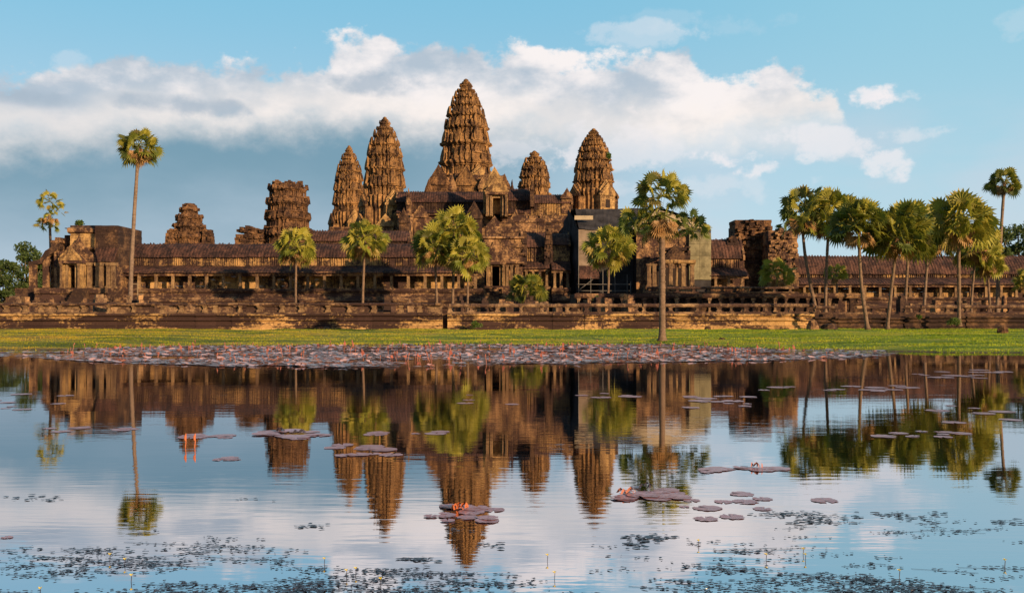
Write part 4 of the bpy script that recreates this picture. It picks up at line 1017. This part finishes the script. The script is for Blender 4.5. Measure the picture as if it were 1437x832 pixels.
palm(613, 424, 132, 608, 345, 31, 'left palm of the bunch of three beside the entrance', 5, 'frond_dk', nleaf=66, dead=14, zb=2.28, curve=.1, low=-.7)
palm(635, 424, 134, 638, 325, 34, 'tallest palm at the back of the bunch of three beside the entrance', 6, nleaf=66, dead=12, zb=2.28, low=-.6)
palm(656, 420, 130, 657, 358, 29, 'right lower palm of the bunch of three beside the entrance', 7, nleaf=62, dead=16, zb=2.28, low=-.75)
palm(740, 425, 140, 740, 408, 27, 'dark green bushy short palm in front of the entrance wing', 8, 'frond_dk', nleaf=52, dead=3, zb=2.28, low=-.4, tr=.3)
palm(853, 416, 134, 855, 346, 33, 'round palm in front of the black sheeted scaffold', 9, nleaf=66, dead=14, zb=2.28, low=-.75)
palm(929, 479, 71.5, 929, 300, 40, 'big dark palm at the water edge whose trunk starts on the near grass', 10, 'frond_dk', lobes=[(929, 276, 34, .34), (894, 318, 27, .24), (969, 322, 24, .24), (936, 302, 17, .08), (914, 305, 18, .10)], nleaf=130, dead=26, tr=.26)
palm(1146, 432, 118, 1128, 300, 34, 'curved-trunk palm at the left end of the right-hand grove', 11, 'frond_dk', lobes=[(1130, 290, 30, .5), (1112, 318, 19, .25), (1142, 318, 22, .25)], nleaf=80, dead=10, curve=-.6, zb=2.28)
palm(1158, 432, 120, 1164, 306, 36, 'straight yellow-green palm second in the right-hand grove', 12, nleaf=76, dead=12, zb=2.28)
palm(1218, 462, 102, 1207, 318, 37, 'palm with leaning thick trunk, its base at the edge of the grass', 13, 'frond_dk', nleaf=80, dead=14, curve=-.35)
palm(1246, 462, 103, 1258, 330, 40, 'dark full-crowned palm leaning right from the edge of the grass', 14, 'frond_dk', nleaf=90, dead=12, curve=.1, low=-.6)
palm(1270, 432, 120, 1276, 322, 36, 'straight-trunked palm behind the dark full-crowned one', 15, nleaf=70, dead=10, zb=2.28)
palm(1296, 432, 122, 1304, 332, 34, 'thin pale-trunked palm left of the big yellow-leaved one', 16, 'frond_dk', nleaf=64, dead=16, zb=2.28, trunkm='trunk2', low=-.7)
palm(1345, 456, 106, 1346, 312, 41, 'big spreading palm with yellow heart leaves in the right grove', 17, 'frond', nleaf=84, dead=12, low=-.5)
palm(1362, 432, 120, 1372, 345, 29, 'pale drooping lower palm right of the big yellow-leaved one', 18, 'frond', nleaf=62, dead=24, zb=2.28, low=-.85)
palm(1390, 432, 122, 1386, 368, 22, 'short drooping palm under the lower palms at right', 19, 'frond', nleaf=50, dead=18, zb=2.28, low=-.85)
palm(1400, 432, 126, 1409, 256, 20, 'tallest thin palm with small round crown near the right edge', 20, 'frond_dk', nleaf=56, dead=14, zb=2.28, tr=.24, trunkm='trunk2', low=-.6)
palm(1090, 425, 138, 1090, 385, 24, 'small palm in front of the pale ochre ruined block', 21, nleaf=38, dead=6, zb=2.28)
palm(1174, 425, 136, 1174, 385, 15, 'tiny round palm against the right gallery roof', 22, nleaf=34, dead=5, zb=2.28)
palm(1440, 430, 124, 1442, 395, 17, 'small green palm cut off by the right picture edge', 23, nleaf=46, dead=3, zb=2.28)

# ------------------------------------------------------------------ broadleaf trees and shrubs
def leafcloud(V, Fc, c, r, n, s, rs):
    for i in range(n):
        d = rs.normal(size=3); d /= np.linalg.norm(d); q = c + d * r * (rs.rand() ** .4) * np.array([1, 1, .8])
        a = rs.normal(size=3); a /= np.linalg.norm(a); b = np.cross(a, rs.normal(size=3)); b /= np.linalg.norm(b)
        w = s * rs.uniform(.6, 1.3); i0 = len(V)
        V += [tuple(q - a * w), tuple(q + b * w * .5), tuple(q + a * w), tuple(q - b * w * .5)]; Fc.append((i0, i0 + 1, i0 + 2, i0 + 3))
def tree(px, D, pyt, rpx, label, seed, zb=.6, leaf='leaf', n=46, sz=.33, per=120):
    rs = np.random.RandomState(seed); x = X(px, D); zt = Z(pyt, D); H = zt - zb; Rr = rpx / F * D
    r = thing('tree', (x, D, zb), label, 'tree')
    mb = MB(); mb.tube([(x, D, zb - .2), (x + .2, D, zb + H * .25), (x, D, zb + H * .55)], [H * .03, H * .022, H * .014], 8)
    V, Fc = [], []
    for i in range(n):
        a = rs.uniform(0, 6.28); t = rs.rand(); h = zb + H * (.25 + .68 * t); q = Rr * math.sqrt(rs.rand()) * (1 - .55 * t ** 2)
        c = np.array([x + q * math.cos(a), D + q * math.sin(a), h]); rr = Rr * rs.uniform(.2, .38)
        if i % 3 == 0: mb.tube([(x, D, zb + H * .3), tuple(c)], [H * .010, H * .004], 6)
        leafcloud(V, Fc, c, rr, per, sz, rs)
    mb.build('trunk', M['bark'], r, smooth=True)
    mb = MB(); mb.v = V; mb.f = Fc; mb.mi = [0] * len(Fc); mb.build('crown', M[leaf], r)
tree(38, 210, 335, 26, 'tallest dark tree behind the ruined side porch at the left', 1)
tree(8, 205, 362, 26, 'rounded dark tree at the far left edge', 2)
tree(60, 215, 372, 18, 'low dark tree showing between the standing columns of the ruined porch', 3)
tree(-30, 215, 350, 34, 'broad tree just outside the left picture edge', 4)
tree(1432, 215, 302, 34, 'tall dark tree at the right picture edge behind the tallest thin palm', 5)
tree(1400, 205, 314, 30, 'green tree behind the tallest thin palm, left of the tall edge tree', 6)
tree(1368, 212, 328, 26, 'lower green tree behind the big yellow-leaved palm', 7)
tree(1470, 215, 310, 34, 'broad tree beyond the right picture edge', 8)
tree(1192, 235, 372, 22, 'low dark tree behind the right gallery roof between palm trunks', 9)
tree(1140, 235, 385, 16, 'small distant tree just right of the pale ochre block', 10)
def shrub(px, py, D, rpx, hpx, label, seed, zb=None, mat='shrub', n=8, sz=.1):
    rs = np.random.RandomState(seed); x = X(px, D); z = Z(py, D) if zb is None else zb; Rr = rpx / F * D; H = hpx / F * D
    r = thing('shrub', (x, D, z), label, 'shrub'); V, Fc = [], []; mb = MB()
    for i in range(n):
        a = rs.uniform(0, 6.28); q = Rr * .6 * rs.rand(); c = np.array([x + q * math.cos(a), D + q * math.sin(a) * .6, z + H * rs.uniform(.25, .75)])
        mb.tube([(x, D, z - .05), tuple(c)], [.03, .012], 5); leafcloud(V, Fc, c, max(Rr * .4, .1), 70, sz, rs)
    mb.build('stem', M['bark'], r); mb = MB(); mb.v = V; mb.f = Fc; mb.mi = [0] * len(Fc); mb.build('foliage', M[mat], r)
shrub(668, 460, 106.5, 11, 9, 'green weed clump at the foot of the terrace wall right of the gap', 1)
shrub(855, 225, 212, 7, 14, 'small bush growing out of the right side of the rightmost spire', 2, sz=.2)
shrub(1340, 455, 104.5, 14, 8, 'low green weeds around the base of the big yellow-leaved palm', 3)
shrub(836, 424, 124, 7, 10, 'little green plant below the scaffold poles', 4)
shrub(112, 316, 150, 11, 6, 'tuft of plants growing on top of the corner pavilion', 5, sz=.15)
shrub(1290, 448, 107, 5, 6, 'small weed against the dark far right wall', 6)
# stones on the grass
def rock(px, py, D, w, h, label, seed, name='boulder', cat='boulder', mat='ruin'):
    rs = random.Random(seed); x, z = X(px, D), ground_z(X(px, D), D) - .05; W, H = w / F * D / 2, h / F * D
    n = 12; mb = MB(); vs = []
    for k in range(6):
        t = k / 5
        for i in range(n):
            a = 2 * math.pi * i / n; q = W * math.cos(t * math.pi / 2 * .92) ** .6 * (1 + .35 * fbm(math.cos(a) * 1.3 + seed, math.sin(a) * 1.3, t * 1.5))
            vs.append((x + q * math.cos(a), D + q * math.sin(a) * .8, z + H * math.sin(t * math.pi / 2)))
    mb.add(vs, [(k * n + i, k * n + (i + 1) % n, (k + 1) * n + (i + 1) % n, (k + 1) * n + i) for k in range(5) for i in range(n)] + [tuple(5 * n + i for i in range(n))])
    tag(mb.build(name, M[mat], smooth=False), label, cat)
rock(1407, 475, 84, 15, 11, 'rounded brown boulder alone on the right grass', 1)
rock(1140, 464, 84, 17, 14, 'pale pointed stone on top of the grassy mound', 2, mat='mottled')
rock(1164, 466, 84, 22, 9, 'low flat stone at the right of the grassy mound', 3, mat='dark')
rock(993, 462, 104, 9, 6, 'little pointed earth heap at the wall right of the waterside palm', 4)
rock(1013, 479, 70, 10, 4, 'small dark stone lying by the water right of the waterside palm', 5, mat='dark')
rock(458, 461, 105, 12, 5, 'small heap of pale rubble at the foot of the left terrace wall', 6, mat='mottled')
rock(391, 461, 106, 4, 4, 'tiny pale stone at the foot of the left terrace wall', 7, mat='balus')
# wooden visitor stair and bench-like frames
def frame_stair():
    D = 137; r = thing('wooden_stair', (X(189, D), D, 2.28), 'pale wooden visitor stair with rails beside the tall slender palm', 'stair')
    for px in (185, 193):
        mb = MB(); mb.box(X(px, D) - .06, X(px, D) + .06, D, D + .12, 2.28, Z(396, D)); mb.build('rail_post', M['wood'], r)
    mb = MB()
    for i in range(9): mb.box(X(186, D), X(192, D), D + .15 + i * .3, D + .5 + i * .3, 2.4 + i * .4, 2.47 + i * .4)
    mb.build('tread', M['wood'], r)
    mb = MB(); mb.box(X(185, D), X(193, D), D + .01, D + .1, Z(399, D), Z(398, D)); mb.build('hand_rail', M['wood'], r)
frame_stair()

# ------------------------------------------------------------------ water plants
def pad_mat(name, c1, c2, rough=.3, spec=.6):
    m, nt, b = mat_base(name); gi = nt.nodes.new('ShaderNodeNewGeometry').outputs['Random Per Island']
    c = mixn(nt, gi, c1, c2); c = mixn(nt, .4, c, ramp(nt, nz(nt, 6, 4, .6), [(.3, g3(.6)), (.7, g3(1.3))]), 'MULTIPLY')
    nt.links.new(c, b.inputs['Base Color']); b.inputs['Roughness'].default_value = rough; b.inputs['Specular IOR Level'].default_value = spec; b.inputs['Coat Weight'].default_value = spec; b.inputs['Coat Roughness'].default_value = .15
    return m
M['pad'] = pad_mat('lily_pad', (.26, .13, .12), (.50, .22, .23), .45, .35)
M['padc'] = pad_mat('lily_carpet_pad', (.14, .11, .11), (.62, .33, .27), .5, .6)
M['pink'] = pad_mat('red_lily_bud', (.27, .075, .055), (.44, .20, .14), .7, .0)
M['weed'] = pad_mat('floating_weed', (.02, .024, .035), (.05, .035, .045), .5, .3)
M['yellow'] = plain('yellow_petal', (.75, .55, .03), .6, .1)
M['orange'] = plain('orange_leaf', (.40, .11, .04), .6, .3)

def pad_geo(V, Fc, x, y, z, r, rs, tilt=.0, n=14):
    a0 = rs.uniform(0, 6.28); i0 = len(V); V.append((x, y, z)); ta = rs.uniform(0, 6.28)
    for k in range(n + 1):
        a = a0 + (2 * math.pi - .35) * k / n; q = r * (1 + .07 * rs.normal())
        V.append((x + q * math.cos(a), y + q * math.sin(a), z + abs(tilt) * r * (1 + math.cos(a - ta)) + .004 * rs.rand()))
    for k in range(n): Fc.append((i0, i0 + 1 + k, i0 + 2 + k))
rs = np.random.RandomState(5)
V, Fc = [], []
cnt = 0
for i in range(80000):
    y = rs.uniform(37, 69); px = rs.uniform(-60, 1260); x = X(px, y)
    if y > shore(x) + .2: continue
    # near edge of the carpet runs obliquely at both ends
    near = np.interp(px, [-60, 30, 160, 300, 600, 760, 900, 1060, 1180, 1260], [50, 48, 42, 39, 38.5, 41, 42.5, 44, 47, 51]) + 1.2 * fbm(x * .3, 1.7, 2)
    if y < near: continue
    dens = .55 + 1.3 * fbm(x * .16, y * .28, 4)
    if px < 120: dens *= .35
    if px > 1080: dens *= .6
    if rs.rand() > dens: continue
    pad_geo(V, Fc, x, y, .012 + rs.rand() * .02, rs.uniform(.07, .21), rs, .05 * rs.rand() ** 2 if rs.rand() < .85 else .30 * rs.rand(), 7); cnt += 1
mb = MB(); mb.v = V; mb.f = Fc; mb.mi = [0] * len(Fc)
tag(mb.build('lily_carpet', M['padc']), 'dense carpet of greyish lily pads along the far bank of the pond', 'water lilies', kind='stuff')
# upright pink lily leaves / buds above the carpet
def bud_mesh(h, w, seed):
    global rnd; rnd = random.Random(seed); mb = MB()
    mb.tube([(0, 0, -.05), (.02, 0, h * .4), (.05 * rnd.uniform(-1, 1), 0, h * .72)], [.014, .012, .012], 5)
    mb.tube([(.0, 0, h * .68), (.01, 0, h * .78), (.015, 0, h * .9), (.01, 0, h)], [.01, w * .62, w * .5, .006], 6)
    if rnd.random() < .6: mb.add([(-w * 2, 0, h * .5), (w * .4, .02, h * .35), (w * 1.5, .03, h * .66), (-w, .01, h * .8)], [(0, 1, 2, 3)])
    me = bpy.data.meshes.new('lily_bud'); me.from_pydata(mb.v, [], mb.f); me.materials.append(M['pink']); return me
buds = [bud_mesh(.42, .055, 1), bud_mesh(.34, .06, 2), bud_mesh(.5, .05, 3), bud_mesh(.28, .07, 4), bud_mesh(.24, .08, 5)]
k = 0; tries = 0
while k < 290 and tries < 8000:
    tries += 1
    px = rs.uniform(90, 1190); y = rs.uniform(41, 67); x = X(px, y)
    near = np.interp(px, [30, 160, 300, 600, 760, 900, 1060, 1180, 1260], [48, 43, 40, 39.5, 42, 43.5, 45, 49, 51])
    if y > shore(x) or y < near or rs.rand() > .25 + 1.8 * fbm(x * .3, y * .3, 8): continue
    o = bpy.data.objects.new('lily_bud', buds[rs.randint(5)]); COL.objects.link(o); o.location = (x, y, .02); o.rotation_euler = (rs.uniform(-.25, .25), rs.uniform(-.25, .25), rs.uniform(0, 6)); o.scale = (1.0 * rs.uniform(.55, 1.1),) * 3
    tag(o, 'red-pink lily shoot standing up out of the lily pad carpet by the far bank', 'water lily', 'red lily shoots in the lily pad carpet'); k += 1

# single pads on open water
def cluster(px, py, w, h, n, rp, desc, grp, seed, tilt=.05, extra=None):
    rs = np.random.RandomState(seed)
    for i in range(n):
        qx = px + rs.uniform(-1, 1) * w; qy = py + rs.uniform(-1, 1) * h
        D = F * CH / (qy - HZ); x = X(qx, D); V, Fc = [], []; pad_geo(V, Fc, 0, 0, 0, rp * rs.uniform(.4, 1.1) * (.55 if rp > .3 else .85), rs, tilt * .12 * rs.rand() ** 2, 20)
        me = bpy.data.meshes.new('lily_pad'); me.from_pydata(V, [], Fc); me.materials.append(M['pad'])
        o = bpy.data.objects.new('lily_pad', me); COL.objects.link(o); o.location = (x, D, .002 + .0006 * i)
        tag(o, desc, 'lily pad', grp)
CL = [(650, 722, 48, 12, 15, .16, 'purplish pad in the tight raft floating over the central spire reflection', .35),
      (915, 693, 50, 9, 16, .17, 'purplish pad in the raft floating over the waterside palm reflection', .3),
      (1040, 660, 55, 4, 12, .2, 'pad in the thin line just above and right of the waterside palm crown reflection', .12),
      (408, 610, 40, 6, 14, .26, 'pad in the patch floating over the broad ruined tower reflection', .4),
      (275, 612, 45, 3, 6, .3, 'pad by the two red stems over the small ruined tower reflection', .05),
      (120, 602, 60, 4, 8, .4, 'pad in the streak over the corner pavilion reflection', .05),
      (320, 643, 25, 2, 4, .22, 'pad of the small group right of the two red stems', .05),
      (510, 632, 45, 8, 10, .25, 'pad in the scatter over the left spire reflections', .05),
      (1010, 565, 60, 10, 16, .45, 'pad in the cluster below the green netting reflection', .03),
      (1300, 610, 70, 6, 10, .35, 'pad scattered over the right grove reflection', .03),
      (1180, 545, 110, 4, 14, .6, 'pad in the long pale streak over the right gallery reflection', .03),
      (850, 555, 60, 3, 6, .5, 'pad in the short streak over the black scaffold reflection', .03),
      (40, 563, 60, 12, 8, .45, 'pad scattered near the left picture edge', .05),
      (560, 607, 60, 3, 5, .35, 'pad in the thin line over the bunched palms reflection', .03),
      (1370, 580, 60, 14, 7, .45, 'pad scattered near the right picture edge', .05),
      (1350, 525, 90, 6, 14, .7, 'pad near the right grassy bank', .03),
      (690, 560, 40, 10, 4, .4, 'pad over the entrance reflection in mid-water', .03)]
for i, (px, py, w, h, n, rp, d, t) in enumerate(CL): cluster(px, py, w, h, n, rp, d, 'pads: ' + d[d.find(' in ') + 1:] if ' in ' in d else 'pads: ' + d, 200 + i, t)
# the well separated oval pads at right-middle, each its own label
ov = [(1040, 693, 18, 'dark oval pad, upper of the separate ovals right of the palm reflection'), (1070, 700, 15, 'oval pad at the upper right of the separate ovals'), (1046, 704, 20, 'large oval pad in the centre of the separate ovals'), (1015, 704, 14, 'small oval pad left in the centre of the separate ovals'),
      (993, 713, 22, 'ring-shaped dark-rimmed pad left of the separate ovals'), (1070, 714, 14, 'thin oval pad right in the centre of the separate ovals'), (991, 728, 18, 'lowest left oval pad of the separate ovals'), (1027, 725, 19, 'lowest right oval pad of the separate ovals'),
      (1157, 702, 21, 'reddish oval pad floating alone at the right'), (970, 702, 13, 'reddish oval pad at the left end of the separate ovals'), (960, 711, 8, 'small dark pad at the far left end of the separate ovals'), (10, 754, 9, 'small dark pad alone near the lower left edge')]
for i, (px, py, w, d) in enumerate(ov):
    rs2 = np.random.RandomState(300 + i); D = F * CH / (py - HZ); V, Fc = [], []; pad_geo(V, Fc, 0, 0, 0, w / F * D * .92, rs2, .004, 28)
    me = bpy.data.meshes.new('lily_pad'); me.from_pydata(V, [], Fc); me.materials.append(M['pad']); o = bpy.data.objects.new('lily_pad', me); COL.objects.link(o); o.location = (X(px, D), D, .003); tag(o, d, 'lily pad')
# curled leaves in the rafts and the two red stems
def curled(px, py, s, label, seed, mat='pink'):
    rs = np.random.RandomState(seed); D = F * CH / (py - HZ); V, Fc = [], []
    for i in range(4): 
        i0 = len(V); a = rs.uniform(0, 6.28); c = np.array([rs.uniform(-s, s), rs.uniform(-s, s), 0])
        for k in range(5):
            t = k / 4; V += [tuple(c + np.array([math.cos(a) * s * (t - .5) * 1.5, math.sin(a) * s * (t - .5), s * .9 * math.sin(t * 3.1) + .0])), tuple(c + np.array([math.cos(a) * s * (t - .5) * 1.2 + s * .3, math.sin(a) * s * (t - .5) + s * .4, s * .5 * math.sin(t * 3.1)]))]
        for k in range(4): Fc.append((i0 + 2 * k, i0 + 2 * k + 1, i0 + 2 * k + 3, i0 + 2 * k + 2))
    me = bpy.data.meshes.new('curled_leaf'); me.from_pydata(V, [], Fc); me.materials.append(M[mat]); o = bpy.data.objects.new('curled_leaf', me); COL.objects.link(o); o.location = (X(px, D), D, .02); tag(o, label, 'lily leaf')
curled(641, 716, .06, 'orange curled leaf standing left in the raft over the spire reflection', 1, 'orange')
curled(652, 714, .06, 'orange curled leaf standing right in the raft over the spire reflection', 2, 'orange')
curled(879, 694, .07, 'dark red curled leaf at the left end of the raft over the palm reflection', 3, 'pink')
curled(908, 686, .06, 'dark curled leaf in the middle of the raft over the palm reflection', 4, 'weed')
curled(1062, 657, .07, 'dark red curled leaf in the thin line of pads', 5, 'pink')
curled(395, 606, .07, 'dark curled leaf left in the patch over the broad tower reflection', 6, 'weed')
curled(420, 609, .07, 'dark curled leaf right in the patch over the broad tower reflection', 7, 'weed')
for px, d in ((260, 'left one of the two orange-red stems rising from open water'), (273, 'right one of the two orange-red stems rising from open water')):
    D = F * CH / (628 - HZ); mb = MB(); mb.tube([(0, 0, -.02), (.01, 0, .10), (.0, 0, .13), (.0, 0, .17), (.012, 0, .22)], [.007, .008, .018, .020, .004], 8); mb.xform(0, (X(px, D), D, 0)); tag(mb.build('red_water_lily', M['orange']), d, 'water lily')

# dark floating weed along the near edge
rs = np.random.RandomState(9)
V, Fc = [], []
def weedstem(px, py, n, sp, s):
    D = F * CH / (py - HZ); x = X(px, D); a = rs.uniform(-.5, .5)
    for i in range(n):
        qx = x + rs.normal() * sp * 1.7; qy = D + rs.normal() * sp * 1.2
        w = s * rs.uniform(.5, 1.4); an = rs.uniform(0, 6.28); i0 = len(V); m = 6; z0 = .004 + rs.rand() * .004
        for k in range(m):
            t = 2 * math.pi * k / m; V.append((qx + w * math.cos(t + an) * rs.uniform(.6, 1.2), qy + w * .8 * math.sin(t + an) * rs.uniform(.5, 1.1), z0 + (rs.rand() * .012 * (rs.rand() < .2))))
        Fc.append(tuple(range(i0, i0 + m)))
def want_at(px, py):
    if px < 420: w = np.interp(py, [738, 775, 832], [.05, .5, .8])
    elif px < 640: w = np.interp(py, [780, 800, 832], [.02, .5, .6])
    elif px < 900: w = np.interp(py, [765, 795, 832], [.03, .06, .25])
    elif px < 1140: w = np.interp(py, [725, 750, 832], [.06, .35, .8])
    elif px < 1340: w = np.interp(py, [715, 775, 832], [.12, .35, .6])
    else: w = np.interp(py, [725, 790, 832], [.08, .2, .3])
    return w * (1 + 4.0 * fbm(px * .005, py * .03, 3))
def leafblob(qx, qy, w, st=1.):
    an = rs.uniform(0, 6.28); i0 = len(V); m = 7; z0 = .003 + rs.rand() * .004
    for k in range(m):
        t = 2 * math.pi * k / m; V.append((qx + w * st * math.cos(t) * rs.uniform(.5, 1.25), qy + w * math.sin(t) * rs.uniform(.45, 1.2), z0 + rs.rand() * .006))
    Fc.append(tuple(range(i0, i0 + m)))
for i in range(780):
    px = rs.uniform(-20, 1460); py = 715 + 125 * math.sqrt(rs.rand())
    if rs.rand() > want_at(px, py): continue
    D = F * CH / (py - HZ); x = X(px, D); a = rs.uniform(-.35, .35); L_ = rs.uniform(.06, .30); n = int(3 + L_ * rs.uniform(30, 75))
    for q in range(n):       # a drifting spray of little leaves strung along a stem
        t = rs.normal() * L_ * .6; leafblob(x + t * math.cos(a), D + t * math.sin(a) + rs.normal() * .035, rs.uniform(.007, .020), rs.uniform(1, 1.6))
    if rs.rand() < .5:
        i0 = len(V); c = L_; V += [(x - c, D - c * math.sin(a), .003), (x - c, D - c * math.sin(a) + .008, .004), (x + c, D + c * math.sin(a) + .008, .004), (x + c, D + c * math.sin(a), .003)]; Fc.append((i0, i0 + 3, i0 + 2, i0 + 1))
for px, py, n, sp in ((1120, 722, 60, 30), (1135, 733, 30, 20), (1245, 722, 24, 16), (1280, 728, 16, 20), (55, 700, 26, 22), (440, 738, 14, 14), (915, 755, 50, 22), (890, 765, 12, 10), (700, 765, 10, 20), (1425, 733, 30, 22), (1180, 728, 14, 30), (1310, 722, 10, 20), (590, 785, 20, 12), (365, 700, 5, 20)):
    for q in range(n):
        qy = py + rs.normal() * 2.2; D = F * CH / (qy - HZ); leafblob(X(px + rs.normal() * sp, D), D, rs.uniform(.012, .032), 1.5)
mb = MB(); mb.v = V; mb.f = Fc; mb.mi = [0] * len(Fc)
tag(mb.build('floating_weed', M['weed']), 'dark floating pond weed scattered over the near water', 'pond weed', kind='stuff')
for i, (px, py, d) in enumerate([(455, 786, 'yellow'), (184, 810, 'y'), (56, 829, 'y'), (154, 780, 'y'), (175, 787, 'y'), (486, 803, 'y'), (499, 800, 'y'), (534, 815, 'y'), (768, 781, 'y'), (778, 806, 'y'), (1127, 772, 'y'), (1130, 780, 'y'), (1262, 803, 'y'), (1075, 780, 'y'), (980, 760, 'y'), (1410, 788, 'y')]):
    D = F * CH / (py + 6 - HZ); mb = MB(); s = .013
    mb.tube([(0, 0, -.01), (.004, 0, .045)], [.003, .003], 4, 1)
    for k in range(5):
        a = 2 * math.pi * k / 5; mb.add([(0, 0, .045), (s * math.cos(a - .5), s * math.sin(a - .5), .055), (s * 1.3 * math.cos(a), s * 1.3 * math.sin(a), .06), (s * math.cos(a + .5), s * math.sin(a + .5), .055)], [(0, 1, 2, 3)])
    mb.xform(0, (X(px, D), D, 0)); tag(mb.build('yellow_flower', [M['yellow'], M['weed']]), 'tiny yellow flower on a short stem among the near floating weed', 'flower', 'tiny yellow flowers among the floating weed')
